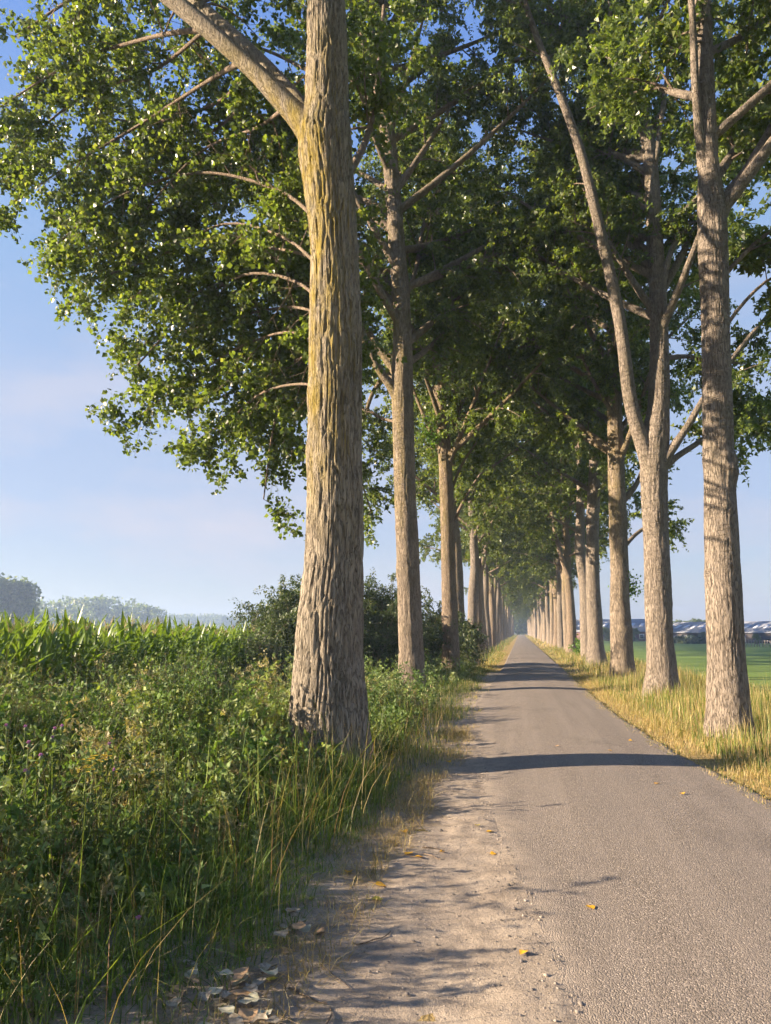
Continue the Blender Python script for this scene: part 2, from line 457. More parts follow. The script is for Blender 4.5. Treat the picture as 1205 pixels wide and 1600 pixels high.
# worn wheel tracks and a few dark stains
spy = n.new('ShaderNodeSeparateXYZ'); l.new(ob, spy.inputs['Vector'])
nw = noise_node(n, l, 1.0, 4, 0.6, ob, (3.2, 0.10, 1))
col = mixc(n, l, map_range(n, l, nw.outputs['Fac'], 0.42, 0.66, 0.0, 0.35), col, (0.30, 0.255, 0.215))
ns_ = noise_node(n, l, 1.0, 5, 0.65, ob, (0.9, 0.5, 1))
col = mixc(n, l, map_range(n, l, ns_.outputs['Fac'], 0.56, 0.70, 0.0, 0.42), col, (0.105, 0.09, 0.078))
# sand and dust carried on to the asphalt along its worn edge
nbg = noise_node(n, l, 38.0, 4, 0.7, ob)
nbl = noise_node(n, l, 2.4, 5, 0.6, ob)
dn = math_node(n, l, 'SUBTRACT', edge_, math_node(n, l, 'ADD', math_node(n, l, 'MULTIPLY', nbl.outputs['Fac'], 0.55), math_node(n, l, 'ADD', math_node(n, l, 'MULTIPLY', nbf.outputs['Fac'], 0.25), math_node(n, l, 'MULTIPLY', nbg.outputs['Fac'], 0.30))))
dm = math_node(n, l, 'MULTIPLY', map_range(n, l, dn, -0.32, -0.62), map_range(n, l, spy.outputs['Y'], 22.0, 14.0))
col = mixc(n, l, dm, col, sand_colour(n, l, ob))
l.new(col, b.inputs['Base Color'])
b.inputs['Roughness'].default_value = 0.82; b.inputs['Specular IOR Level'].default_value = 0.25
hh = math_node(n, l, 'ADD', math_node(n, l, 'MULTIPLY', vo.outputs['Distance'], -1.0), math_node(n, l, 'MULTIPLY', nbf.outputs['Fac'], 0.35))
bump(n, l, b, hh, 0.9, 0.006)
road = link('road', mesh_from('road', v, f, edge_d, shade=True), m, kind='structure')

# the sandy shoulder between the asphalt and the weeds
def shoulder_z(X, Y): return road_z(X, Y)
ysh = ys[(ys >= 1.4) & (ys < 30)]
X, Y, f = strip(np.full(len(ysh), -2.3), edge_l(ysh), np.linspace(0, 1, 58), ysh)
v = np.stack([X, Y, road_z(X, Y)], -1).reshape(-1, 3)
m, n, l, b, out = new_mat('sandy_gravel')
tc = n.new('ShaderNodeTexCoord'); ob = tc.outputs['Object']
nb = noise_node(n, l, 34.0, 5, 0.7, ob)
vo = n.new('ShaderNodeTexVoronoi'); vo.inputs['Scale'].default_value = 120; l.new(ob, vo.inputs['Vector'])
l.new(sand_colour(n, l, ob), b.inputs['Base Color']); b.inputs['Roughness'].default_value = 0.95; b.inputs['Specular IOR Level'].default_value = 0.1
nd = noise_node(n, l, 150.0, 3, 0.6, ob)
hh = math_node(n, l, 'ADD', nb.outputs['Fac'], math_node(n, l, 'MULTIPLY', nd.outputs['Fac'], 0.5))
bump(n, l, b, hh, 0.9, 0.010)
link('road_shoulder', mesh_from('road_shoulder', v, f, shade=True), m, kind='structure')

# ------------------------------------------------------------------ poplars
def bark_relief(P0, T, theta, s, r, seed, depth_, freq):
    """outward relief of furrowed bark at angle theta and height s: long interlacing ridges"""
    cx, cz = np.cos(theta) * r, np.sin(theta) * r
    p = np.stack([cx * freq, cz * freq, s * freq * 0.085], 1)
    w = noise(np.stack([cx * freq * 0.35, cz * freq * 0.35, s * freq * 0.22], 1), seed + 5)[:, None]
    n1 = noise(p + np.array([0.34, 0.34, 0.2]) * w, seed)
    n2 = noise(p * np.array([2.1, 2.1, 1.9]) + 31.7 + 0.5 * w, seed + 1)
    n3 = noise(p * np.array([3.9, 3.9, 3.2]) + 7.3, seed + 3)
    ridge = np.clip(np.abs(n1) / 0.24, 0, 1) ** 0.65 * 0.66 + 0.24 * np.clip(np.abs(n2) / 0.28, 0, 1) ** 0.7 + 0.10 * n3
    broad = noise(np.stack([cx * 2.2, cz * 2.2, s * 0.7], 1), seed + 2)
    return depth_ * (ridge - 0.6) + 0.022 * broad * (r / 0.4), ridge

def trunk_geo(geo, pts, rad, sides, step, seed, depth_=0.02, freq=11.0, flare=0.0, fine=None, knots=0):
    P, R = resample(pts, rad, step)
    if fine is not None:
        hi = np.where(P[:, 2] > fine)[0]
        sel = np.concatenate([np.where(P[:, 2] <= fine)[0], hi[4::12], hi[-1:]])
        P, R = P[sel], R[sel]
    k = len(P)
    T, A, B = frames(P[None]); T, A, B = T[0], A[0], B[0]
    s = np.concatenate([[0], np.cumsum(np.linalg.norm(np.diff(P, axis=0), axis=1))])
    th = np.arange(sides) * 2 * math.pi / sides
    TH, S = np.meshgrid(th, s)
    RR = np.repeat(R[:, None], sides, 1)
    disp, _ = bark_relief(None, None, TH.ravel(), S.ravel(), RR.ravel(), seed, depth_, freq)
    disp = disp.reshape(k, sides) * np.clip(RR / 0.3, 0.25, 1.2)
    if knots:   # overgrown branch scars: a swelling with a dent
        kr = np.random.default_rng(seed + 50)
        for q in range(knots):
            zk, tk, sk = kr.uniform(1.8, 11.5), kr.uniform(0, 6.28), kr.uniform(0.10, 0.20)
            dt = np.abs((TH - tk + math.pi) % (2 * math.pi) - math.pi) * RR; dz = (S - zk) * 0.8
            d2 = (dt ** 2 + dz ** 2) / sk ** 2
            disp = disp + 0.24 * sk * np.exp(-d2 * 1.5) - 0.30 * sk * np.exp(-d2 * 9)
    if flare > 0:   # root buttresses
        lob = 0.5 + 0.5 * np.sin(TH * 5 + seed) * 0.6 + 0.4 * np.sin(TH * 3 + seed * 2.1)
        disp = disp + flare * np.exp(-S / 0.38) * (0.45 + 0.55 * lob)
    RR = RR + disp
    V = P[:, None] + RR[..., None] * (A[:, None] * np.cos(th)[None, :, None] + B[:, None] * np.sin(th)[None, :, None])
    i = np.arange(k - 1)[:, None] * sides; j = np.arange(sides)[None]; j2 = (j + 1) % sides
    geo.add(V.reshape(-1, 3), np.stack([i + j, i + j2, i + sides + j2, i + sides + j], -1).reshape(-1, 4))

def leaf_kites(geo, P, size, rng, outward=None, droop=0.5, c=None, fold=0.10, wide=0.45, tri=False):
    n = len(P)
    if n == 0: return
    size = np.broadcast_to(np.asarray(size, float), (n,)) * rng.uniform(0.55, 1.25, n)
    a = rng.normal(size=(n, 3)); a[:, 2] -= droop * 1.6
    if outward is not None: a = a + outward * 0.6
    a = unit(a)
    nn = rng.normal(size=(n, 3)) + np.array([0, 0, 0.3])
    nn = unit(nn - a * (a * nn).sum(1, keepdims=True))
    w = np.cross(a, nn)
    s = size[:, None]
    base = P
    if tri:
        v = np.stack([base + w * s * wide, base + a * s, base - w * s * wide], 1).reshape(-1, 3)
        geo.add(v, np.arange(3 * n).reshape(-1, 3), None if c is None else np.repeat(c, 3, 0))
        return
    lf = base + a * s * 0.36 + w * s * wide + nn * s * fold
    rt = base + a * s * 0.36 - w * s * wide + nn * s * fold
    tip = base + a * s
    v = np.stack([base, lf, tip, rt], 1).reshape(-1, 3)
    o = (np.arange(n) * 4)[:, None]
    f = np.stack([o + [0, 2, 1], o + [0, 3, 2]], 1).reshape(-1, 3)
    geo.add(v, f, None if c is None else np.repeat(c, 4, 0))

def along(P, t):
    """points and tangents at parameters t (m,) of one polyline P (k,3)"""
    k = len(P) - 1
    x = np.clip(t, 0, 1) * k; i = np.minimum(x.astype(int), k - 1); f = (x - i)[:, None]
    return P[i] * (1 - f) + P[i + 1] * f, unit(P[i + 1] - P[i])

def clothe(limbs, rng, nsec, nter, nleaf, sec_len, ter_len, leaf, twig_geo, leaf_geo, droop=0.25, tmin=0.25, up=0.25, blocked=None, tri=False):
    """secondary branches, twigs and leaves along limbs [(pts, radii)]"""
    for li, (P, R) in enumerate(limbs):
        P = np.asarray(P, float)
        L = np.linalg.norm(np.diff(P, axis=0), axis=1).sum()
        ns = max(3, int(nsec * L / 5.0))
        t = np.sort(rng.uniform(tmin, 1.0, ns)); t[-1] = 1.0
        o, d = along(P, t)
        rv = rng.normal(size=(ns, 3)); rv = unit(rv - d * (rv * d).sum(1, keepdims=True))
        dr = unit(d * 0.55 + rv * 0.9 + np.array([0, 0, up]))
        ln = sec_len * rng.uniform(0.55, 1.25, ns) * (1.1 - 0.35 * t)
        kk = 5
        u = np.linspace(0, 1, kk)
        bend = rng.normal(size=(ns, 3)) * 0.18
        S = o[:, None] + dr[:, None] * (ln[:, None] * u[None])[..., None] + bend[:, None] * (ln[:, None] * u[None] ** 2)[..., None]
        S[..., 2] -= droop * ln[:, None] * u[None] ** 2
        r0 = np.interp(t, np.linspace(0, 1, len(R)), R)
        rs = np.clip(r0 * 0.5, 0.008, 0.035)[:, None] * (1 - 0.8 * u)[None]
        if blocked is not None:
            ok_ = ~blocked(S[:, -1] - [0, 0, 0.15]); S, rs, ns = S[ok_], rs[ok_], int(ok_.sum())
            if ns == 0: continue
        tubes(twig_geo, S, rs, 3)
        # twigs
        nt = ns * nter
        tt = rng.uniform(0.12, 1.0, nt); idx = np.repeat(np.arange(ns), nter)
        x = tt * (kk - 1); i0 = np.minimum(x.astype(int), kk - 2); fr = (x - i0)[:, None]
        o2 = S[idx, i0] * (1 - fr) + S[idx, i0 + 1] * fr
        d2 = unit(S[idx, i0 + 1] - S[idx, i0])
        rv = rng.normal(size=(nt, 3)); rv = unit(rv - d2 * (rv * d2).sum(1, keepdims=True))
        dr2 = unit(d2 * 0.6 + rv * 0.8 + np.array([0, 0, -0.05]))
        l2 = ter_len * rng.uniform(0.4, 1.3, nt)
        u2 = np.array([0, 1.0])
        if blocked is not None:
            e_ = o2 + dr2 * l2[:, None]; e_[:, 2] -= droop * 0.9 * l2 + 0.05
            ok_ = ~blocked(e_); o2, dr2, l2, nt = o2[ok_], dr2[ok_], l2[ok_], int(ok_.sum())
            if nt == 0: continue
        T2 = o2[:, None] + dr2[:, None] * (l2[:, None] * u2[None])[..., None]
        T2[..., 2] -= (droop * 0.9) * l2[:, None] * u2[None] ** 2
        tubes(twig_geo, T2, np.array([0.0045, 0.0018])[None].repeat(nt, 0), 3)
        nl = rng.poisson(nleaf, nt)
        ii = np.repeat(np.arange(nt), nl)
        tl = rng.uniform(0.1, 1.06, len(ii))
        q = o2[ii] + dr2[ii] * (l2[ii] * tl)[:, None]
        q[:, 2] -= (droop * 0.9) * l2[ii] * tl ** 2
        off = unit(rng.normal(size=q.shape)) * rng.uniform(0.02, 0.11, len(q))[:, None]
        q = q + off
        if blocked is not None:
            q_keep = ~blocked(q)
            q, off = q[q_keep], off[q_keep]
        leaf_kites(leaf_geo, q, leaf, rng, outward=unit(off), tri=tri, wide=0.42 if tri else 0.45)

ORD = ['nearest', 'second', 'third', 'fourth', 'fifth', 'sixth', 'seventh', 'eighth', 'ninth', 'tenth', 'eleventh', 'twelfth', 'thirteenth', 'fourteenth', 'fifteenth', 'sixteenth', 'seventeenth', 'eighteenth', 'nineteenth', 'twentieth', 'twenty-first', 'twenty-second']

def own_poplar(name, base, label, trunk_px, limbs_px, Y, bark, sides, step, seed, top=23.0, auto=(9.0, 14), auto_az=None, leaf=0.088, nsec=11, nter=9, nleaf=17,
               relief=0.022, freq=14.0, flare=0.12, lean=(0, 0), auto_len=4.6, blocked=None, group='poplars of the avenue', leafmat='leaf', fine=12.0, tri=False, ter=0.6, up_el=(30, 62), over=None, slim=0.9, limb_slim=0.78):
    """a poplar with its own trunk and limbs, given as pixels of the photograph standing Y metres down the road"""
    rng = np.random.default_rng(seed)
    root = link(name, None, label=label, cat='tree', group=group, loc=base)
    base = np.asarray(base, float)
    pts, rad = [base - base], [None]
    pts, rad = [], []
    for (x, y, w) in trunk_px:
        p = at(x, y, Y); pts.append(p - base); rad.append(slim * px_to_m(w, p) / 2)
    pts[0][2] = -0.12
    p0 = np.array(pts[-1]); r0 = rad[-1]
    zz = np.linspace(p0[2], top, 6)[1:]
    for q, z in enumerate(zz):
        t = (z - p0[2]) / (top - p0[2])
        pts.append(np.array([p0[0] + lean[0] * t + 0.15 * rng.normal() * (q > 0), p0[1] + lean[1] * t, z])); rad.append(max(0.03, r0 * (1 - 0.9 * t)))
    pts = np.array(pts); rad = np.array(rad)
    g = Geo(); trunk_geo(g, pts, rad, sides, step, seed, relief, freq, flare, fine=fine, knots=11)
    link('trunk', g.mesh('trunk', False), M[bark], root)
    tw, lf = Geo(), Geo()
    limbs, bare = [], []
    for spec in limbs_px:
        P = [at(x, y, yy) - base for (x, y, w, yy) in spec['p']]
        Rr = [limb_slim * px_to_m(w, at(x, y, yy)) / 2 for (x, y, w, yy) in spec['p']]
        P, Rr = np.array(P), np.array(Rr)
        big = Rr[0] > 0.06
        g = Geo()
        trunk_geo(g, P, Rr, 32 if big else 8, 0.10 if big else 0.3, seed + 7 + len(limbs), 0.012 if big else 0.004, freq * 1.3)
        link('branch', g.mesh('branch', True), M[bark if big else 'twig'], root)
        Pr, Rr2 = resample(P, Rr, 0.4)
        if spec.get('leafy', True):
            limbs.append((Pr, Rr2, spec.get('tmin', 0.25), spec.get('sl', 1.0)))
    # limbs higher up
    z0, na = auto
    n_over = 10 if over is not None else 0
    for q in range(na + n_over):
        z = z0 + (top - 1.5 - z0) * (q / max(1, na - 1)) ** 1.1
        az = (auto_az[q % len(auto_az)] if auto_az else q * 2.4) + rng.normal() * 0.25
        if q >= na:   # limbs reaching over the road
            z = z0 + 1.0 + (q - na) * 1.25; az = over + rng.normal() * 0.5
        o = np.array([np.interp(z, pts[:, 2], pts[:, 0]), np.interp(z, pts[:, 2], pts[:, 1]), z])
        L = auto_len * (1.05 - 0.62 * (z - z0) / (top - z0)) * rng.uniform(0.8, 1.2)
        el = math.radians(rng.uniform(*up_el) if q < na else rng.uniform(18, 42))
        if q >= na: L = rng.uniform(5.2, 7.4)
        for turn in range(6):   # a limb grows where it finds light
            d = np.array([math.sin(az) * math.cos(el), math.cos(az) * math.cos(el), math.sin(el)])
            if blocked is None or not blocked((o + d * L * 0.75 + base)[None])[0]: break
            az += 1.1
        u = np.linspace(0, 1, 6)[:, None]
        P = o + d * L * u + np.array([0, 0, 0.12 * L]) * u ** 2 + rng.normal(size=3) * 0.25 * u ** 2
        R = np.linspace(min(0.13, 0.55 * np.interp(z, pts[:, 2], rad)), 0.018, 6)
        g = Geo(); trunk_geo(g, P, R, 8, 0.5, seed + q, 0.004, 14)
        link('branch', g.mesh('branch', True), M[bark], root)
        limbs.append((P, R, 0.2, 1.0))
    for (P, R, tm, sl) in limbs:
        clothe([(P, R)], rng, nsec, nter, nleaf, 1.5 * sl, ter, leaf, tw, lf, tri=tri, tmin=tm, blocked=(lambda q: blocked(q + base)) if blocked else None)
    link('twigs', tw.mesh('twigs'), M['twig'], root, kind='stuff')
    link('crown', lf.mesh('crown'), M[leafmat], root, kind='stuff')
    return root

def limb(*p, **k):
    return dict(p=list(p), **k)
base_L1 = np.array([*at(516, 1218, 8.85)[:2], 0.0])
def clear_left(q):
    """the crown's ragged lower left outline, in metres: nothing hangs below this height"""
    # height limit rises towards the field side
    lim = np.interp(q[:, 0], [-11.5, -9.5, -8.4, -6.9, -5.6, -4.4, -3.4], [8.2, 7.5, 5.6, 5.0, 4.1, 3.2, 3.0])
    # slab of leaves cut out along the sun's path to light the opposite trunk
    gap = (np.abs(q[:, 1] - (13.0 + (q[:, 0] - 3.3) * 0.287)) < 0.5) & (noise2(q[:, 0] * 0.9 + q[:, 1], q[:, 2] * 0.9, 55) > -0.42)
    return gap | (q[:, 2] < lim + 0.35 * noise2(q[:, 0] * 2.2, q[:, 1] * 0.7, 77)) | ((q[:, 1] < 8.95) & (q[:, 0] > -5.0)) | ((q[:, 1] < 7.6) & (q[:, 2] < 12))
own_poplar('poplar_tree', base_L1, 'thick furrowed poplar with yellow lichen on its lit side, nearest in the left row',
    [(516, 1218, 142), (514, 1120, 126), (514, 1000, 110), (521, 850, 93), (524, 700, 86), (525, 550, 83), (523, 400, 79), (515, 290, 84), (509, 225, 88), (511, 150, 70), (511, 60, 64), (510, 0, 61)],
    [limb((510, 290, 64, 8.87), (488, 212, 60, 8.82), (442, 157, 46, 8.76), (380, 95, 36, 8.7), (270, 0, 36, 8.6), (120, -110, 24, 8.5), (-60, -200, 14, 8.4), tmin=0.5),
     limb((512, 240, 40, 8.95), (478, 180, 38, 9.2), (420, 110, 32, 9.5), (330, 25, 28, 10.1), (220, -70, 22, 10.3), (60, -150, 12, 10.5), tmin=0.45),
     limb((528, 500, 8, 9.1), (462, 440, 7, 10.4), (380, 430, 6, 11.2), (300, 480, 4, 11.8), (215, 570, 4, 12.2), tmin=0.3, sl=0.8),
     limb((528, 380, 10, 9.1), (440, 300, 8, 10.6), (310, 270, 6, 11.2), (180, 310, 4, 11.4), (90, 380, 4, 11.4), tmin=0.25, sl=0.85),
     limb((528, 580, 7, 9.1), (462, 520, 6, 10.8), (380, 540, 5, 11.8), (300, 590, 4, 12.4), (210, 655, 3, 12.8), tmin=0.35, sl=0.7),
     limb((528, 540, 7, 9.1), (482, 555, 6, 11.8), (432, 650, 5, 12.8), (412, 780, 3, 13.2), tmin=0.25, sl=0.6),
     limb((380, 95, 14, 8.75), (320, 130, 8, 10.2), (210, 200, 6, 11.2), (90, 270, 4, 11.6), (15, 320, 3, 11.6), tmin=0.2, sl=0.85),
     limb((320, 45, 14, 8.7), (230, 60, 8, 10.2), (110, 100, 5, 11.2), (-20, 180, 3, 11.6), tmin=0.2, sl=0.85),
     limb((400, 100, 9, 10.0), (340, 160, 7, 11.2), (240, 190, 5, 11.9), (130, 180, 3, 12.2), tmin=0.15),
     limb((450, 165, 10, 8.8), (400, 200, 6, 10.4), (310, 240, 5, 11.4), (200, 360, 3, 11.8), tmin=0.2, sl=0.8),
     limb((240, -30, 10, 10.3), (130, -10, 7, 11.2), (20, 60, 4, 11.6), tmin=0.1),
     limb((330, 40, 9, 10.1), (240, 110, 7, 11.4), (130, 150, 5, 12.0), (30, 230, 3, 12.2), tmin=0.1),
     limb((420, 120, 8, 10.0), (340, 200, 6, 11.6), (230, 260, 5, 12.2), (110, 340, 3, 12.4), tmin=0.15),
     limb((528, 450, 8, 9.1), (450, 375, 7, 10.6), (350, 350, 5, 11.2), (250, 400, 4, 11.8), (140, 440, 3, 12.0), tmin=0.2),
     limb((528, 500, 7, 9.3), (450, 480, 6, 11.5), (350, 500, 5, 12.6), (250, 530, 3, 13.2), tmin=0.2, sl=0.9),
     limb((528, 560, 7, 9.3), (470, 560, 6, 11.5), (390, 600, 4, 12.8), (300, 640, 3, 13.4), tmin=0.2, sl=0.8),
     limb((528, 420, 7, 9.3), (440, 390, 6, 11.2), (320, 390, 5, 12.4), (200, 470, 3, 13.0), tmin=0.2, sl=0.9),
     limb((530, 360, 8, 9.2), (500, 320, 7, 11.6), (430, 300, 6, 12.6), (330, 320, 4, 13.4), (240, 380, 3, 13.8), tmin=0.2, sl=0.95),
     limb((530, 460, 8, 9.2), (500, 440, 7, 11.8), (440, 430, 6, 12.8), (360, 460, 4, 13.6), (280, 530, 3, 14.0), tmin=0.2, sl=0.95),
     limb((530, 540, 8, 9.2), (500, 530, 7, 12.0), (450, 560, 5, 13.0), (390, 650, 4, 13.8), (340, 700, 3, 14.2), tmin=0.2, sl=0.85),
     limb((530, 240, 8, 9.2), (490, 200, 7, 11.6), (400, 180, 6, 12.8), (280, 200, 4, 13.6), (160, 260, 3, 14.0), tmin=0.2, sl=0.95),
     limb((530, 150, 8, 9.2), (480, 110, 7, 11.6), (380, 70, 6, 12.8), (250, 80, 4, 13.6), (120, 130, 3, 14.0), tmin=0.2, sl=0.95),
     limb((528, 620, 7, 9.1), (470, 600, 6, 10.8), (400, 620, 6, 11.8), (330, 690, 3, 12.4), tmin=0.25, sl=0.6),
     limb((530, 300, 18, 9.0), (575, 210, 14, 10.6), (590, 120, 11, 11.6), (600, 10, 8, 12.5), tmin=0.35)],
    8.85, 'bark_near', 220, 0.035, 5, top=22, auto=(11.3, 8), auto_az=[4.4, 0.5, 5.0, 1.0, 3.6, 5.6, 0.2], relief=0.040, freq=20, flare=0.12, nsec=13, nter=11, nleaf=28, blocked=clear_left, slim=0.94, limb_slim=0.74, leaf=0.098, fine=11.5, auto_len=5.0)

own_poplar('poplar_tree', np.array([*at(644, 1075, 20.5)[:2], 0]), 'second poplar in the left row, straight trunk with a low limb leaning left',
    [(644, 1078, 50), (642, 1000, 42), (636, 850, 38), (631, 700, 36), (629, 600, 36), (628, 480, 31), (620, 380, 28), (610, 250, 26), (598, 130, 24), (592, 0, 20)],
    [limb((630, 640, 26, 20.5), (612, 605, 20, 20.4), (588, 570, 15, 20.2), (562, 510, 13, 20), (535, 430, 9, 19.6), (500, 330, 6, 19), tmin=0.5),
     limb((605, 170, 20, 20.5), (590, 110, 18, 20.4), (560, 40, 15, 20.2), (535, -60, 12, 20), tmin=0.4),
     limb((625, 660, 7, 20.6), (600, 655, 6, 21), (570, 640, 5, 21.5), (530, 640, 3, 22), tmin=0.4, sl=0.7),
     limb((628, 480, 10, 20.7), (650, 420, 8, 21.6), (665, 340, 6, 22.6), (700, 260, 4, 23.6), tmin=0.3),
     limb((612, 330, 14, 20.5), (560, 330, 10, 21), (500, 360, 7, 21.8), (430, 430, 4, 22.5), tmin=0.25),
     limb((625, 560, 10, 20.8), (580, 620, 8, 22), (560, 720, 6, 22.8), (580, 800, 3, 23.2), tmin=0.3, sl=0.7),
     limb((612, 300, 12, 20.6), (540, 260, 9, 21.6), (450, 240, 7, 22.6), (350, 260, 4, 23.4), tmin=0.2),
     limb((620, 480, 11, 20.6), (550, 400, 9, 21.8), (460, 370, 7, 22.8), (360, 400, 4, 23.6), tmin=0.2),
     limb((625, 600, 10, 20.7), (560, 560, 8, 22), (480, 560, 6, 23), (400, 600, 4, 23.8), tmin=0.25),
     limb((612, 420, 12, 20.6), (540, 470, 9, 21.4), (470, 560, 6, 22.2), (440, 660, 3, 23), tmin=0.3)],
    20.5, 'bark', 90, 0.065, 17, top=25, auto=(8.5, 24), leaf=0.124, nsec=13, nter=10, nleaf=26, tri=True, ter=0.75, relief=0.026, fine=18, auto_len=5.4, over=1.0, blocked=lambda q: (q[:, 1] < 20.2) & (q[:, 2] < 17) & (q[:, 0] > -5.0))

own_poplar('poplar_tree', np.array([*at(706, 1054, 29.5)[:2], 0]), 'third poplar in the left row, forked trunk rising out of the dark shrubs',
    [(706, 1056, 36), (703, 960, 30), (700, 850, 28), (697, 740, 27), (690, 640, 26), (680, 560, 24), (672, 460, 19), (668, 330, 16), (665, 200, 14)],
    [limb((692, 650, 18, 29.5), (690, 560, 16, 29.3), (688, 470, 14, 29.2), (683, 360, 11, 29), (690, 220, 8, 28.8), tmin=0.4),
     limb((684, 600, 11, 29.4), (668, 560, 9, 29.2), (650, 540, 6, 28.8), (630, 480, 4, 28.4), tmin=0.3),
     limb((700, 780, 7, 29.6), (720, 730, 5, 29.8), (745, 690, 3, 30), tmin=0.4, sl=0.6)],
    29.5, 'bark_dark', 60, 0.10, 29, slim=0.78, top=25, auto=(7.8, 24), leaf=0.138, nsec=12, nter=9, nleaf=26, tri=True, ter=0.75, relief=0.022, fine=18, auto_len=5.2, over=1.0)

own_poplar('poplar_tree', np.array([*at(1141, 1150, 13.0)[:2], 0]), 'pale pinkish poplar, nearest of the right row beside the road',
    [(1141, 1152, 86), (1138, 1090, 74), (1134, 1000, 66), (1128, 850, 59), (1123, 700, 53), (1119, 550, 50), (1116, 440, 50), (1113, 340, 50), (1106, 240, 36), (1101, 120, 33), (1098, 0, 29)],
    [limb((1118, 350, 34, 13.0), (1140, 305, 27, 13.0), (1170, 262, 21, 13.1), (1212, 190, 17, 13.3), (1290, 60, 12, 13.6), (1340, -80, 8, 14), tmin=0.35),
     limb((1108, 300, 24, 13.0), (1094, 220, 18, 12.9), (1086, 120, 15, 12.8), (1080, 0, 12, 12.7), (1060, -120, 9, 12.5), tmin=0.5),
     limb((1122, 440, 12, 13.1), (1160, 400, 9, 13.3), (1205, 360, 7, 13.5), (1270, 330, 4, 13.8), tmin=0.3, sl=0.7),
     limb((1120, 530, 9, 13.2), (1165, 470, 7, 13.6), (1215, 430, 5, 14), (1290, 420, 4, 14.6), tmin=0.4, sl=0.7)],
    13.0, 'bark_pale', 140, 0.045, 41, top=23, auto=(9.0, 14), auto_az=[1.4, 0.4, 2.0, 5.9, 0.9, 0.1, 1.2], leaf=0.125, nsec=14, nter=10, nleaf=30, tri=True, ter=0.7, relief=0.026, freq=24, flare=0.05, slim=0.83, blocked=lambda q: (q[:, 1] < 12.8) & (q[:, 2] < 15) & (q[:, 0] < 4.6), fine=14, auto_len=5.2)

own_poplar('poplar_tree', np.array([*at(1036, 1092, 20.7)[:2], 0]), 'second poplar in the right row, forking low into two heavy stems',
    [(1036, 1094, 66), (1034, 1040, 52), (1030, 980, 46), (1026, 850, 42), (1022, 760, 44), (1024, 690, 46), (1030, 620, 36), (1030, 520, 31), (1026, 420, 28), (1016, 250, 24), (1000, 150, 20), (985, 60, 16)],
    [limb((1020, 745, 34, 20.7), (1005, 695, 32, 20.6), (986, 630, 27, 20.5), (968, 500, 24, 20.3), (940, 370, 21, 20.1), (908, 240, 18, 19.8), (872, 140, 15, 19.5), (836, 50, 12, 19.2), (800, -60, 8, 18.8), tmin=0.4),
     limb((1030, 730, 26, 20.6), (1050, 702, 18, 20.5), (1075, 665, 14, 20.4), (1105, 615, 12, 20.4), (1160, 540, 9, 20.6), (1220, 470, 6, 20.8), tmin=0.45, sl=0.8),
     limb((1032, 735, 20, 20.8), (1060, 712, 12, 21.0), (1100, 685, 10, 21.4), (1150, 640, 7, 22), (1210, 640, 4, 22.6), tmin=0.4, sl=0.7),
     limb((1030, 470, 14, 20.6), (1050, 390, 11, 20.6), (1085, 340, 9, 20.8), (1130, 280, 6, 21), tmin=0.3),
     limb((1018, 300, 13, 20.6), (1030, 210, 10, 20.6), (1045, 100, 8, 20.6), (1060, -20, 6, 20.6), tmin=0.2),
     limb((1012, 240, 13, 20.7), (985, 150, 11, 20.5), (960, 60, 8, 20.2), (945, -50, 6, 20), tmin=0.2),
     limb((1030, 560, 11, 20.9), (1090, 560, 8, 22), (1150, 600, 6, 22.8), (1170, 690, 3, 23.4), tmin=0.3, sl=0.7)],
    20.7, 'bark_pale', 100, 0.06, 53, top=25, auto=(9.5, 22), leaf=0.124, nsec=13, nter=10, nleaf=26, tri=True, ter=0.75, relief=0.026, flare=0.05, slim=0.87, fine=18, auto_len=5.2, over=5.3, blocked=lambda q: (q[:, 1] < 20.1) & (q[:, 2] < 18.5) & (q[:, 0] < 5.5))

own_poplar('poplar_tree', np.array([*at(973, 1064, 27.8)[:2], 0]), 'third poplar in the right row, mossy yellowish trunk with leafy side shoots',
    [(973, 1066, 46), (971, 1010, 37), (968, 900, 31), (964, 760, 28), (961, 650, 25), (959, 540, 21), (957, 440, 18), (955, 330, 15)],
    [limb((966, 790, 14, 27.9), (985, 770, 12, 28.1), (1000, 745, 9, 28.4), (1020, 690, 6, 28.8), tmin=0.6, sl=0.5),
     limb((960, 650, 9, 27.6), (935, 610, 7, 27.2), (910, 560, 5, 26.6), tmin=0.3, sl=0.8),
     limb((970, 860, 9, 28.0), (1000, 830, 7, 28.8), (1040, 810, 5, 29.6), (1060, 830, 3, 30), tmin=0.4, sl=0.7)],
    27.8, 'bark', 60, 0.10, 67, top=25, auto=(7.2, 24), leaf=0.138, nsec=12, nter=9, nleaf=26, tri=True, ter=0.75, flare=0.06, relief=0.022, fine=18, auto_len=5.2, over=5.3)

own_poplar('poplar_tree', np.array([*at(933, 1046, 36.5)[:2], 0]), 'fourth poplar in the right row, clean pale trunk close beside a darker one',
    [(933, 1047, 36), (930, 990, 27), (926, 900, 23), (927, 800, 21), (930, 700, 19), (931, 600, 16), (928, 500, 13), (926, 400, 11)],
    [limb((929, 680, 9, 36.5), (912, 620, 8, 36.2), (900, 540, 6, 36), (880, 460, 4, 35.5), tmin=0.3)],
    36.5, 'bark_pale', 48, 0.13, 71, top=25, auto=(7.2, 22), leaf=0.155, nsec=11, nter=9, nleaf=24, tri=True, ter=0.75, flare=0.06, relief=0.02, fine=18, auto_len=5.2)

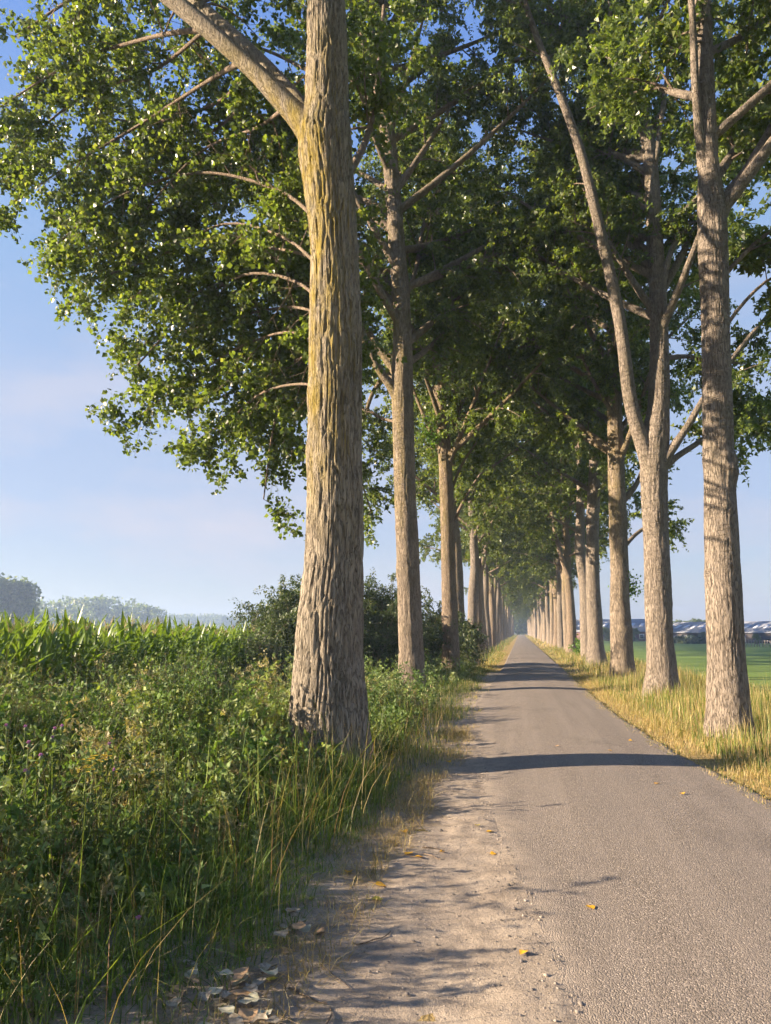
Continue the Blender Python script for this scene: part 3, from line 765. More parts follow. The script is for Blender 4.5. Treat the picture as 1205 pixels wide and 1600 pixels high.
# kinds of poplar for the rest of the avenue, each with trunk, branches and crown
def poplar_kind(seed, fork, bark):
    rng = np.random.default_rng(seed)
    top = rng.uniform(23, 26)
    zs = np.array([-0.1, 0.5, 2, 4, 6, 8, 10, 13, 16, 19, 22, top])
    wob = np.cumsum(rng.normal(size=(len(zs), 2)) * np.interp(zs, [0, 5, 12], [0.012, 0.05, 0.13])[:, None], 0)
    wob[:2] = 0
    pts = np.stack([wob[:, 0], wob[:, 1], zs], 1)
    rad = np.interp(zs, [-0.1, 0.5, 2, 6, 10, 16, top], [0.42, 0.365, 0.325, 0.275, 0.205, 0.125, 0.03])
    g = Geo(); trunk_geo(g, pts, rad, 36, 0.14, seed, 0.02, 12.0, 0.07, knots=7)
    trunk_me = g.mesh('trunk', True); trunk_me.materials.append(M[bark])
    br, lf = Geo(), Geo()
    limbs = []
    nl = 22
    for q in range(nl):
        z = 7.0 + (top - 8.5) * (q / (nl - 1)) ** 1.05
        az = q * 2.399 + rng.normal() * 0.3
        o = np.array([np.interp(z, zs, pts[:, 0]), np.interp(z, zs, pts[:, 1]), z])
        L = 5.0 * np.interp(z, [5, 8, 14, 20, top], [0.75, 1.05, 1.05, 0.75, 0.4]) * rng.uniform(0.8, 1.2)
        el = math.radians(rng.uniform(20, 48) if z < 9 else rng.uniform(34, 70))
        d = np.array([math.sin(az) * math.cos(el), math.cos(az) * math.cos(el), math.sin(el)])
        u = np.linspace(0, 1, 7)[:, None]
        P = o + d * L * u + np.array([0, 0, 0.10 * L]) * u ** 2 + rng.normal(size=3) * 0.3 * u ** 2
        if z < 8: P[:, 2] -= (0.22 * L * u ** 2)[:, 0]
        R = np.linspace(min(0.10, 0.5 * np.interp(z, zs, rad)), 0.015, 7)
        tubes(br, P[None], R[None], 7)
        limbs.append((P, R))
    if fork:
        P = np.array([[0, 0, 5.5], [0.5, 0.3, 7.2], [1.0, 0.5, 10], [1.4, 0.6, 14], [1.9, 0.7, 18.5]]) * [1, rng.choice([-1, 1]), 1]
        P2, R2 = resample(P, [0.2, 0.17, 0.14, 0.10, 0.03], 0.8)
        tubes(br, P2[None], R2[None], 12); limbs.append((P2, R2))
    tw = br
    for (P, R) in limbs:
        clothe([(P, R)], rng, 12, 9, 27, 1.8, 0.8, 0.16, tw, lf, tmin=0.15, tri=True)
    branch_me = br.mesh('branches'); branch_me.materials.append(M['twig'])
    crown_me = lf.mesh('crown'); crown_me.materials.append(M['leaf_far'])
    return trunk_me, branch_me, crown_me
KINDS = [poplar_kind(101, True, 'bark'), poplar_kind(102, False, 'bark_pale'), poplar_kind(103, True, 'bark_dark')]
rngT = np.random.default_rng(9)
def row_poplar(x, y, label, kind, rot, scale):
    root = link('poplar_tree', None, label=label, cat='tree', group='poplars of the avenue', loc=(x, y, float(ground_z(x))))
    root.rotation_euler = (rngT.normal() * 0.012, rngT.normal() * 0.012, rot)
    root.scale = (scale, scale, scale)
    tr, br, cr = KINDS[kind]
    link('trunk', tr, None, root)
    link('branches', br, None, root, kind='stuff')
    link('crown', cr, None, root, kind='stuff')
LEFT_Y = [36.5, 44.5, 52.5, 60.5, 68.5, 77]
RIGHT_Y = [44.5, 53, 61, 69, 77.5]
while LEFT_Y[-1] < 330: LEFT_Y.append(LEFT_Y[-1] + 8.4)
while RIGHT_Y[-1] < 330: RIGHT_Y.append(RIGHT_Y[-1] + 8.4)
for side, X0, ysr, first in (('left', -2.95, LEFT_Y, 3), ('right', 3.72, RIGHT_Y, 4)):
    for q, yy in enumerate(ysr):
        k = q + first
        if k < 12:
            lab = f'{ORD[k]} poplar in the {side} row, counted from the nearest along the verge'
        else:
            lab = f'slender far poplar in the {side} row where the avenue closes in'
        row_poplar(X0 + rngT.normal() * 0.12, yy + rngT.normal() * 0.4, lab, (q + (1 if side == 'right' else 0)) % 3, rngT.uniform(0, 6.28), rngT.uniform(0.9, 1.08))
row_poplar(-3.25, -0.9, 'poplar just outside the left edge whose crown hangs into the top left corner', 1, 1.0, 1.05)
row_poplar(3.95, 2.6, 'poplar just outside the right edge whose leaves fill the top right corner', 2, 2.2, 1.1)
row_poplar(-3.1, -9.6, 'poplar of the left row standing behind the viewpoint, its shade on the verge', 0, 3.0, 1.0)

# leafy shoots low on the trunks
def shoot(base, n, spread, up, label, seed, leaf=0.10):
    rng = np.random.default_rng(seed)
    root = link('leafy_shoot', None, label=label, cat='shoot', loc=base)
    tw, lf = Geo(), Geo()
    for q in range(n):
        d = unit(np.array([rng.normal() * spread, rng.normal() * spread, up * rng.uniform(0.6, 1.2)])) * rng.uniform(0.6, 1.3)
        P = np.linspace(0, 1, 5)[:, None] * d
        tubes(tw, P[None], np.linspace(0.012, 0.003, 5)[None], 4)
        p, _ = along(P, rng.uniform(0.2, 1.05, 60))
        leaf_kites(lf, p + rng.normal(size=p.shape) * 0.11, leaf, rng)
    link('stems', tw.mesh('stems'), M['twig'], root, kind='stuff')
    link('foliage', lf.mesh('foliage'), M['leaf_bright'], root, kind='stuff')
shoot((3.9, 50, 0), 16, 0.5, 1.0, 'bright green leafy sucker at the foot of the right row', 3, 0.13)
shoot(at(982, 930, 28.2), 9, 0.4, 0.5, 'dark leafy shoot hanging off the mossy third right trunk', 4)
shoot(at(683, 695, 29.2), 9, 0.4, 0.4, 'bright leafy shoot on the third left trunk high above the shrubs', 5)

# ------------------------------------------------------------------ shrubs behind the first left trunks
def shrub(label, base, size, seed, stems, leaf=0.06, nleaf=26000, mat='leaf_willow'):
    rng = np.random.default_rng(seed)
    root = link('shrub', None, label=label, cat='shrub', group='shrubs on the left verge', loc=base)
    tw, lf = Geo(), Geo()
    sx, sy, sz = size
    per = nleaf // stems
    for q in range(stems):
        az = rng.uniform(0, 6.28); rr = math.sqrt(rng.uniform()) 
        tip = np.array([math.sin(az) * rr * sx, math.cos(az) * rr * sy, sz * (1.0 - 0.42 * rr ** 2) * rng.uniform(0.72, 1.05)])
        u = np.linspace(0, 1, 8)[:, None]
        P = tip * np.concatenate([u ** 1.2, u ** 1.2, u ** 0.75], 1) + rng.normal(size=3) * 0.15 * u
        tubes(tw, P[None], np.linspace(0.03, 0.004, 8)[None], 4)
        # arching side twigs
        nt = 22
        o, d = along(P, rng.uniform(0.12, 1.0, nt))
        dr = unit(rng.normal(size=(nt, 3)) + d * 0.5 + unit(o * [1, 1, 0.2]) * 0.8)
        ln = rng.uniform(0.4, 1.1, nt)
        u3 = np.linspace(0, 1, 4)
        T = o[:, None] + dr[:, None] * (ln[:, None] * u3)[..., None]
        T[..., 2] -= 0.35 * ln[:, None] * u3[None] ** 2
        tubes(tw, T, np.array([0.006, 0.005, 0.003, 0.0015])[None].repeat(nt, 0), 3)
        ii = rng.integers(0, nt, per); tl = rng.uniform(0.05, 1.05, per)
        p = o[ii] + dr[ii] * (ln[ii] * tl)[:, None]; p[:, 2] -= 0.35 * ln[ii] * tl ** 2
        p += rng.normal(size=p.shape) * 0.06
        p = p[p[:, 2] > 0.05]
        leaf_kites(lf, p, leaf, rng, wide=0.26, outward=None, tri=True)
    link('stems', tw.mesh('stems'), M['twig'], root, kind='stuff')
    link('foliage', lf.mesh('foliage'), M[mat], root, kind='stuff')
shrub('tall grey-green bush behind the nearest left trunk, facing the maize', (-7.5, 24.5, -0.2), (2.05, 2.2, 3.5), 61, 70, 0.11, 76000)
shrub('dark bush between the first and second left trunks', (-4.9, 25.5, -0.1), (1.9, 2.2, 3.6), 62, 36, 0.10, 44000)
shrub('shaded bush behind the second left trunk', (-4.0, 30.5, -0.1), (1.5, 2.6, 3.4), 63, 30, 0.11, 30000)
shrub('low bush at the foot of the fourth left trunk beside the road', (-2.9, 35.5, -0.1), (1.1, 2.4, 2.4), 64, 26, 0.11, 20000)
shrub('small pale bush at the maize corner below the grey-green bush', (-7.4, 20.8, -0.2), (1.0, 1.1, 1.7), 65, 18, 0.075, 16000)

# ------------------------------------------------------------------ grasses and weeds
def blades(geo, P, h, width, rng, col, lean=0.35, segs=2):
    """tapered curved blades rooted at P (n,3)"""
    n = len(P)
    az = rng.uniform(0, 2 * math.pi, n)
    d = np.stack([np.cos(az), np.sin(az), np.zeros(n)], 1)
    w = np.stack([-np.sin(az), np.cos(az), np.zeros(n)], 1)
    tw_ = rng.uniform(-0.8, 0.8, n)[:, None]
    w = unit(w + d * tw_)
    bend = np.abs(rng.normal(size=n)) * lean
    rows = []
    for s in range(segs + 1):
        t = s / segs
        c = P + np.array([0, 0, 1.0]) * (h * t * (1 - 0.25 * bend * t))[:, None] + d * (h * bend * t ** 2)[:, None]
        ww = (width * (1 - t) ** 0.7 * 0.5)[:, None]
        if s < segs:
            rows += [c - w * ww, c + w * ww]
        else:
            rows += [c]
    k = len(rows)
    v = np.stack(rows, 1).reshape(-1, 3)
    o = (np.arange(n) * k)[:, None]
    fs = []
    for s in range(segs - 1):
        a = s * 2
        fs += [o + [a, a + 1, a + 3], o + [a, a + 3, a + 2]]
    a = (segs - 1) * 2
    fs += [o + [a, a + 1, a + 2]]
    shade_ = np.repeat(col, k, 0)
    geo.add(v, np.stack(fs, 1).reshape(-1, 3), shade_)
def pick(rng, n, cols, weights):
    cols = np.array(cols); w = np.array(weights, float); w /= w.sum()
    c = cols[rng.choice(len(cols), n, p=w)]
    return c * rng.uniform(0.75, 1.25, (n, 1))
STRAW, PALE, GREEN, LIME, DARKG, OLIVE, RED = (0.40, 0.295, 0.125), (0.52, 0.42, 0.22), (0.075, 0.135, 0.025), (0.15, 0.21, 0.035), (0.04, 0.08, 0.016), (0.17, 0.165, 0.05), (0.22, 0.09, 0.045)

def verge_grass(name, label, n, xr, yr, hfun, cols, weights, seed, width=0.006, lean=0.4, dens=None, segs=2):
    rng = np.random.default_rng(seed)
    y = rng.uniform(*yr, n)
    x = xr[0](y) + (xr[1](y) - xr[0](y)) * rng.uniform(0, 1, n)
    cl = noise2(x * 1.1, y * 1.1, seed) * 0.6 + noise2(x * 3.3, y * 3.3, seed + 1) * 0.4
    keep = rng.uniform(-0.9, 0.5, n) < cl + 0.15
    if dens is not None: keep &= dens(x, y, rng)
    x, y, cl = x[keep], y[keep], cl[keep]
    on_road = (x < edge_r(y)) & (x > edge_l(y))
    P = np.stack([x, y, np.where(on_road, 0.028, ground_z(x))], 1)
    h = hfun(x, y) * rng.uniform(0.45, 1.2, len(x)) * (1 + 0.35 * cl)
    g = Geo()
    blades(g, P, h, np.full(len(x), width) * rng.uniform(0.6, 1.3, len(x)), rng, pick(rng, len(x), cols, weights), lean, segs)
    return link(name, g.mesh(name), M['grass'], label=label, cat='grass', kind='stuff')

cst = lambda c: (lambda y: np.full_like(y, c))
# right verge: short straw along the asphalt, then knee-high mixed grass round the trunks
verge_grass('grass', 'short straw-coloured grass along the right edge of the road', 22000, (lambda y: edge_r(y) - 0.20 + 0.12 * noise2(y * 1.4, y * 0, 95), lambda y: edge_r(y) + 0.75), (6.5, 30), lambda x, y: 0.04 + 0.15 * smooth(-0.1, 0.7, x - edge_r(y)), [STRAW, PALE, OLIVE, LIME], [5, 3, 2, 1.2], 201, 0.006, 0.9)
verge_grass('grass', 'knee-high green and straw grass around the right trunks', 26000, (lambda y: edge_r(y) + 0.45, cst(6.6)), (6.5, 26), lambda x, y: 0.22 + 0.16 * smooth(2.5, 4, x), [LIME, GREEN, OLIVE, STRAW, PALE], [5, 2.4, 3, 2.8, 1.6], 202, 0.010, 0.35, segs=2)
verge_grass('grass', 'taller dry grass stalks standing between the right trunks', 4000, (lambda y: edge_r(y) + 0.9, cst(6.8)), (7, 34), lambda x, y: np.full_like(x, 0.62), [STRAW, PALE, OLIVE, RED], [4, 4, 1, 0.8], 203, 0.005, 0.22)
verge_grass('grass', 'grass verge further along the right row', 20000, (lambda y: edge_r(y) + 0.0, cst(6.4)), (26, 75), lambda x, y: 0.08 + 0.32 * smooth(0.2, 1.4, x - edge_r(y)), [LIME, OLIVE, STRAW, PALE, GREEN], [3, 3, 3.4, 2, 2], 204, 0.018, 0.4)
verge_grass('grass', 'far pale grass along the right row', 8500, (cst(1.75), cst(6.0)), (75, 330), lambda x, y: 0.10 + 0.35 * smooth(0.2, 1.4, x - 1.8), [OLIVE, STRAW, PALE, LIME], [2.5, 3.5, 3, 2], 205, 0.05, 0.4)
# meadow blades near the bank
verge_grass('grass', 'meadow grass at the foot of the bank on the right', 10000, (cst(6.4), cst(15)), (9, 42), lambda x, y: np.full_like(x, 0.14), [LIME, GREEN, STRAW, OLIVE], [3, 3, 1.2, 1.5], 206, 0.016, 0.5)
# left verge further along: green weeds near the trunks, straw at the road edge
vl0 = lambda y: np.interp(y, [2.5, 3.3, 3.9, 4.6, 6.3, 9.3, 13.8, 17.4, 27, 85, 400], [-1.40, -1.30, -1.20, -1.12, -1.17, -1.02, -1.02, -1.06, -1.12, -1.25, -1.3])
vl = lambda y: vl0(y) + (0.13 * noise2(y * 0.9, y * 0, 91) + 0.07 * noise2(y * 3.1, y * 0, 92)) * (np.asarray(y) < 60)
verge_grass('grass', 'pale dry grass along the left edge of the road', 15000, (lambda y: vl(y) - 0.75, lambda y: vl(y) + 0.10), (8.5, 60), lambda x, y: 0.08 + 0.22 * smooth(0.0, 0.6, vl(y) - x), [STRAW, PALE, OLIVE, LIME, GREEN], [3.2, 2, 2, 2.4, 1.4], 211, 0.009, 0.6)
verge_grass('grass', 'thigh-high green grass between the left trunks and the road', 26000, (cst(-4.2), lambda y: vl(y) - 0.15), (7.5, 34), lambda x, y: 0.10 + 0.42 * smooth(0.0, 1.1, vl(y) - x), [LIME, GREEN, OLIVE, PALE, DARKG], [4, 4, 2.2, 1.0, 1.5], 212, 0.011, 0.6, segs=2)
verge_grass('grass', 'far grass along the left row', 10500, (cst(-5), lambda y: vl(y)), (40, 330), lambda x, y: 0.10 + 0.5 * smooth(0.0, 1.2, vl(y) - x), [GREEN, OLIVE, STRAW, LIME], [3, 3, 2.4, 2], 213, 0.04, 0.4)
# foreground left: long green tussocks, thatch and dry stalks beside the shoulder
def fg_dens(x, y, rng): return np.ones(len(x), bool)
verge_grass('grass', 'long green grass tussocks in the shaded left foreground', 16000, (cst(-3.2), lambda y: vl(y) - 0.12), (2.4, 8.5), lambda x, y: 0.07 + 0.38 * smooth(0.0, 0.75, vl(y) - x), [GREEN, LIME, (0.10, 0.17, 0.03), OLIVE], [3.4, 3, 2.6, 1.0], 221, 0.0085, 0.95, segs=4)
verge_grass('grass', 'flattened dry thatch fringing the sandy shoulder', 17000, (lambda y: vl(y) - 0.45, lambda y: vl(y) + 0.24), (2.4, 13), lambda x, y: np.full_like(x, 0.13), [STRAW, PALE, (0.24, 0.18, 0.10), OLIVE], [3, 1.6, 3, 1.6], 222, 0.0045, 2.8, segs=2)
verge_grass('grass', 'thin dry seed stalks rising out of the left weeds', 1500, (cst(-4.2), lambda y: vl(y) - 0.2), (2.6, 13), lambda x, y: np.full_like(x, 0.78), [STRAW, PALE, (0.30, 0.17, 0.08)], [3, 3, 1.5], 223, 0.0045, 0.5, segs=4)

# the weed bank: upright leafy herbs, waist high, thousands of small leaves
def weed_bank(name, label, n, region, hfun, nleaf, leaf, seed, cols, weights, wide=0.26, tri=False, patch=None, ns=6, spread=1.0, keep_off=0.55):
    rng = np.random.default_rng(seed)
    x = rng.uniform(region[0], region[1], n); y = rng.uniform(region[2], region[3], n)
    ok = (x < vl(y) - keep_off - 0.35 * rng.uniform(0, 1, n)) & (x > -0.86 * y - 2.2)
    cl = noise2(x * 0.9, y * 0.9, seed)
    ok &= rng.uniform(-0.8, 0.6, n) < cl + 0.35
    if patch is not None:
        ok &= noise2(x * patch[0], y * patch[0], seed + 9) > patch[1]
    x, y, cl = x[ok], y[ok], cl[ok]
    n = len(x)
    lump = noise2(x * 1.6, y * 1.6, 333)
    H = hfun(x, y) * rng.uniform(0.68, 1.18, n) * (1 + 0.18 * cl + 0.36 * lump)
    u = np.linspace(0, 1, 5)
    bend = rng.normal(size=(n, 2)) * 0.16
    S = np.zeros((n, 5, 3))
    S[..., 0] = x[:, None] + bend[:, :1] * H[:, None] * u ** 2
    S[..., 1] = y[:, None] + bend[:, 1:] * H[:, None] * u ** 2
    S[..., 2] = ground_z(x)[:, None] + H[:, None] * u
    g = Geo()
    tubes(g, S, np.linspace(0.005, 0.0018, 5)[None].repeat(n, 0), 3, (0.15, 0.14, 0.06))
    # neighbouring plants are of one kind: the tone goes by patch
    cols = np.array(cols); cw = np.cumsum(np.array(weights, float)); cw /= cw[-1]
    sel = np.clip(0.5 + 0.62 * noise2(x * 1.3, y * 1.3, seed + 4) + rng.normal(size=n) * 0.16, 0, 0.999)
    tone = cols[np.searchsorted(cw, sel)] * rng.uniform(0.8, 1.25, (n, 1))
    idx = np.repeat(np.arange(n), ns); t = rng.uniform(0.2, 1.0, n * ns)
    xx = t * 4; i0 = np.minimum(xx.astype(int), 3); fr = (xx - i0)[:, None]
    o = S[idx, i0] * (1 - fr) + S[idx, i0 + 1] * fr
    az = rng.uniform(0, 6.28, n * ns)
    d = unit(np.stack([np.cos(az), np.sin(az), rng.uniform(0.3, 1.3, n * ns)], 1))
    ln = H[idx] * rng.uniform(0.10, 0.34, n * ns) * (1.15 - 0.6 * t) * spread
    k = rng.poisson(nleaf / ns, n * ns)
    ii = np.repeat(np.arange(n * ns), k)
    tl = rng.uniform(0.0, 1.05, len(ii))
    p = o[ii] + d[ii] * (ln[ii] * tl)[:, None] + rng.normal(size=(len(ii), 3)) * 0.012
    c = tone[idx[ii]] * rng.uniform(0.75, 1.3, (len(ii), 1))
    leaf_kites(g, p, leaf, rng, outward=unit(d[ii] + rng.normal(size=(len(ii), 3)) * 0.7), droop=0.05, c=c, wide=wide, fold=0.06, tri=tri)
    return link(name, g.mesh(name), M['weed'], label=label, cat='weeds', kind='stuff')
WEEDG = [(0.085, 0.142, 0.042), (0.125, 0.190, 0.060), (0.175, 0.230, 0.085), (0.225, 0.262, 0.120), (0.28, 0.25, 0.13)]
hw = lambda x, y: np.interp(x, [-9, -5, -3.4, -2.6, -2.0, -1.3], [1.12, 1.05, 0.95, 0.66, 0.36, 0.18])
weed_bank('weeds', 'dense bank of waist-high small-leaved weeds beside the left verge', 2500, (-9.2, -1.2, 2.6, 9.0), hw, 66, 0.050, 301, WEEDG, [2.5, 3.2, 2.6, 1.6, 0.6], tri=True)
weed_bank('weeds', 'broad-leaved herbs in patches through the near weed bank', 1300, (-7.5, -1.6, 4.2, 9.5), lambda x, y: 1.04 * hw(x, y), 36, 0.072, 311, [(0.085, 0.155, 0.034), (0.13, 0.20, 0.05), (0.20, 0.25, 0.07)], [3, 3, 1.4], wide=0.30, patch=(0.8, 0.02), ns=5, spread=0.8)
weed_bank('weeds', 'wispy browning herbs gone to seed among the near weeds', 620, (-8.0, -1.5, 3.0, 10.0), lambda x, y: 1.16 * hw(x, y), 40, 0.022, 312, [(0.30, 0.22, 0.10), (0.22, 0.20, 0.09), (0.34, 0.26, 0.15), (0.26, 0.13, 0.07)], [2, 3, 2, 1], wide=0.2, tri=True, patch=(0.7, 0.08), ns=8, spread=0.7)
weed_bank('weeds', 'leafy weeds between the nearest trunk and the maize', 1900, (-9.0, -1.4, 9.0, 16.0), lambda x, y: np.interp(x, [-9, -5, -3, -1.6], [1.1, 1.0, 0.80, 0.45]), 52, 0.058, 302, WEEDG, [2.5, 3.2, 2.8, 1.8, 0.6], tri=True)
weed_bank('weeds', 'weeds under the shrubs further along the left row', 1100, (-9.0, -1.5, 16.0, 34.0), lambda x, y: np.interp(x, [-9, -4, -1.6], [1.1, 0.9, 0.45]), 40, 0.08, 303, WEEDG, [2.5, 3.2, 2.6, 1.6, 0.4], tri=True)
verge_grass('grass', 'tall lime-green grass leaves pushing up through the weed bank', 1500, (cst(-6.5), lambda y: vl(y) - 0.6), (3.0, 12), lambda x, y: np.full_like(x, 0.98), [LIME, (0.20, 0.26, 0.05), GREEN], [3, 3, 1], 231, 0.014, 0.5, segs=4)

# ------------------------------------------------------------------ maize
def maize_leaf_mesh(name, length, width, rise, arch, seed):
    rng = np.random.default_rng(seed)
    k = 8
    t = np.linspace(0, 1, k)
    x = length * (0.62 * t + 0.25 * arch * t ** 2)
    z = length * (rise * t - arch * 0.75 * t ** 2.4)
    w = width * np.sin(np.clip(t * 0.93 + 0.12, 0, 1) * math.pi) ** 0.7
    w[-1] = 0.002
    wav = 0.25 * np.sin(t * 13 + seed) * w
    v = []
    for i in range(k):
        v += [(x[i], -w[i] / 2, z[i] + 0.25 * w[i] + wav[i]), (x[i], 0, z[i]), (x[i], w[i] / 2, z[i] + 0.25 * w[i] - wav[i])]
    f = []
    for i in range(k - 1):
        a = i * 3
        f += [(a, a + 1, a + 4, a + 3), (a + 1, a + 2, a + 5, a + 4)]
    return np.array(v), np.array(f)
MLEAF = [maize_leaf_mesh('leaf', 0.72, 0.075, 0.95, 0.35, 1), maize_leaf_mesh('leaf', 0.80, 0.085, 0.85, 0.62, 2), maize_leaf_mesh('leaf', 0.66, 0.07, 1.05, 0.18, 3), maize_leaf_mesh('leaf', 0.85, 0.085, 0.75, 0.85, 4)]
MLEAF_ME = []
for q, (v, f) in enumerate(MLEAF):
    me = mesh_from('leaf', v, f, shade=True); me.materials.append(M['maize']); MLEAF_ME.append(me)
g = Geo(); tubes(g, np.array([[[0, 0, -0.1], [0, 0, 0.6], [0.01, 0, 1.2], [0.015, 0.01, 1.62]]]), np.array([[0.016, 0.014, 0.010, 0.005]]), 6)
stalk_me = g.mesh('stalk', True); stalk_me.materials.append(M['maize'])
g = Geo()
rng = np.random.default_rng(5)
for q in range(9):
    az = rng.uniform(0, 6.28); d = np.array([math.cos(az) * 0.10, math.sin(az) * 0.10, rng.uniform(0.14, 0.24)])
    tubes(g, (np.array([0.015, 0.01, 1.6]) + np.linspace(0, 1, 4)[:, None] * d)[None], np.array([[0.004, 0.004, 0.003, 0.001]]), 3)
tm, n, l, b, out = new_mat('maize_tassel'); b.inputs['Base Color'].default_value = (0.42, 0.34, 0.17, 1); b.inputs['Roughness'].default_value = 0.8
tassel_me = g.mesh('tassel'); tassel_me.materials.append(tm)

rngM = np.random.default_rng(77)
def maize_spots():
    out_ = []
    for r in range(34):
        x = -8.3 - 0.72 * r
        y0 = max(9.0, -x / 0.86 - 2.0)
        y = y0 + rngM.uniform(0, 0.2)
        step_ = 0.2 if r < 4 else (0.32 if r < 10 else 0.6)
        while y < (30 if r < 5 else 48):
            out_.append((x + rngM.normal() * 0.06, y + rngM.normal() * 0.03, r)); y += step_ * rngM.uniform(0.8, 1.2)
    return out_
spots = maize_spots()
def maize_h(x, y):
    return (2.24 - 0.013 * min(max(y - 10, 0), 22)) * rngM.uniform(0.93, 1.05)
front = [s for s in spots if s[2] == 0 and s[1] < 24]
rest = [s for s in spots if not (s[2] == 0 and s[1] < 24)]
for (x, y, r) in front:
    h = maize_h(x, y) / 1.85
    z = float(ground_z(x))
    root = link('maize_plant', None, label='green maize plant standing in the front row of the field', cat='maize plant', group='maize plants of the front row', loc=(x, y, z))
    root.scale = (h, h, h); az0 = rngM.uniform(0, 6.28); root.rotation_euler = (rngM.normal() * 0.04, rngM.normal() * 0.04, az0)
    link('stalk', stalk_me, None, root)
    if rngM.uniform() < 0.45: link('tassel', tassel_me, None, root)
    for q in range(9):
        o = link('leaf', MLEAF_ME[int(rngM.integers(0, 4))], None, root, loc=(0, 0, 0.35 + 0.125 * q))
        o.rotation_euler = (0, -max(0, q - 4) * 0.09, q * math.pi + rngM.normal() * 0.45)
        s = (0.75 + 0.25 * math.sin((q + 1) / 10 * math.pi)) * rngM.uniform(0.85, 1.1); o.scale = (s, s, s)
g = Geo()
gt = Geo()
for (x, y, r) in rest:
    h = maize_h(x, y) / 1.85
    z0 = float(ground_z(x)); az0 = rngM.uniform(0, 6.28)
    lo = 3 if r > 2 else 1
    if r > 14: lo = 6
    for q in range(lo, 9):
        v, f = MLEAF[int(rngM.integers(0, 4))]
        if r > 3:   # far rows: every other cross-section
            v = v.reshape(8, 3, 3)[[0, 2, 4, 6, 7]].reshape(-1, 3); f = f[:8]
        a = az0 + q * math.pi + rngM.normal() * 0.45; ca, sa = math.cos(a), math.sin(a)
        tl = max(0, q - 4) * 0.09; ct, st = math.cos(tl), math.sin(tl)
        s = h * (0.75 + 0.25 * math.sin((q + 1) / 10 * math.pi)) * rngM.uniform(0.85, 1.1)
        X_ = v[:, 0] * ct - v[:, 2] * st; Z_ = v[:, 0] * st + v[:, 2] * ct
        w = np.stack([X_ * ca - v[:, 1] * sa, X_ * sa + v[:, 1] * ca, Z_], 1) * s
        g.add(w + [x, y, z0 + h * (0.35 + 0.125 * q)], f)
    if rngM.uniform() < 0.5 and r < 14:
        for q in range(3):
            d = np.array([rngM.normal() * 0.06, rngM.normal() * 0.06, rngM.uniform(0.14, 0.25)])
            tubes(gt, (np.array([x, y, z0 + h * 1.55]) + np.linspace(0, 1, 3)[:, None] * d)[None], np.array([[0.005, 0.004, 0.002]]), 3)
link('maize_field', g.mesh('maize_field', True), M['maize'], label='mass of green maize behind the front row', cat='maize', kind='stuff')
link('maize_tassels', gt.mesh('maize_tassels'), tm, label='pale tassels over the maize field', cat='maize', kind='stuff')

# ------------------------------------------------------------------ far trees on the left, barns on the right
def far_tree_mesh(seed, h, w, leaf, n, low=0.05):
    rng = np.random.default_rng(seed)
    lf = Geo()
    nc = 34
    cz = rng.uniform(low + 0.08, 0.95, nc)
    rad = w * np.sin(np.clip((cz - low) / (1 - low) * 0.9 + 0.12, 0, 1) * math.pi) ** 0.6
    az = rng.uniform(0, 6.28, nc); rr = np.sqrt(rng.uniform(0, 1, nc)) * rad * 0.8
    c = np.stack([np.cos(az) * rr, np.sin(az) * rr, cz * h], 1)
    i = rng.integers(0, nc, n)
    p = c[i] + rng.normal(size=(n, 3)) * np.array([0.16 * w, 0.16 * w, 0.055 * h])
    p = p[p[:, 2] > low * h]
    leaf_kites(lf, p, leaf, rng)
    tr = Geo(); tubes(tr, np.array([[[0, 0, -1], [0.1, 0, h * 0.3], [0, 0.1, h * 0.6], [0, 0, h * 0.9]]]), np.array([[0.022 * h, 0.017 * h, 0.012 * h, 0.003 * h]]), 8)
    a = lf.mesh('crown'); a.materials.append(M['leaf_far'])
    b_ = tr.mesh('trunk'); b_.materials.append(M['bark'])
    return b_, a
FT = [far_tree_mesh(401, 1.0, 0.26, 0.07, 2600), far_tree_mesh(402, 1.0, 0.36, 0.075, 2600), far_tree_mesh(403, 1.0, 0.5, 0.09, 2200, 0.02)]
def far_tree(x, Y, top_y, kind, label, name='far_tree', group=None, zb=-0.2):
    """a tree whose top is seen at photo height top_y"""
    p = at(x, top_y, Y)
    h = p[2] - zb
    root = link(name, None, label=label, cat='tree' if name != 'shrub' else 'shrub', group=group, loc=(p[0], p[1], zb))
    root.scale = (h, h, h); root.rotation_euler = (0, 0, rngT.uniform(0, 6.28))
    link('trunk', FT[kind][0], None, root); link('crown', FT[kind][1], None, root, kind='stuff')
    return root
far_tree(-22, 215, 888, 1, 'tall dark tree at the left edge beyond the maize')
far_tree(3, 222, 903, 1, 'broad dark tree second from the left edge beyond the maize')
far_tree(28, 225, 908, 0, 'slim hazy tree left of the rounded one beyond the maize')
far_tree(42, 228, 908, 1, 'rounded hazy tree standing apart beside the left wood')
far_tree(-10, 218, 935, 2, 'low round tree under the tall dark tree at the left edge')
far_tree(14, 226, 938, 2, 'low round tree under the slim hazy tree beyond the maize')
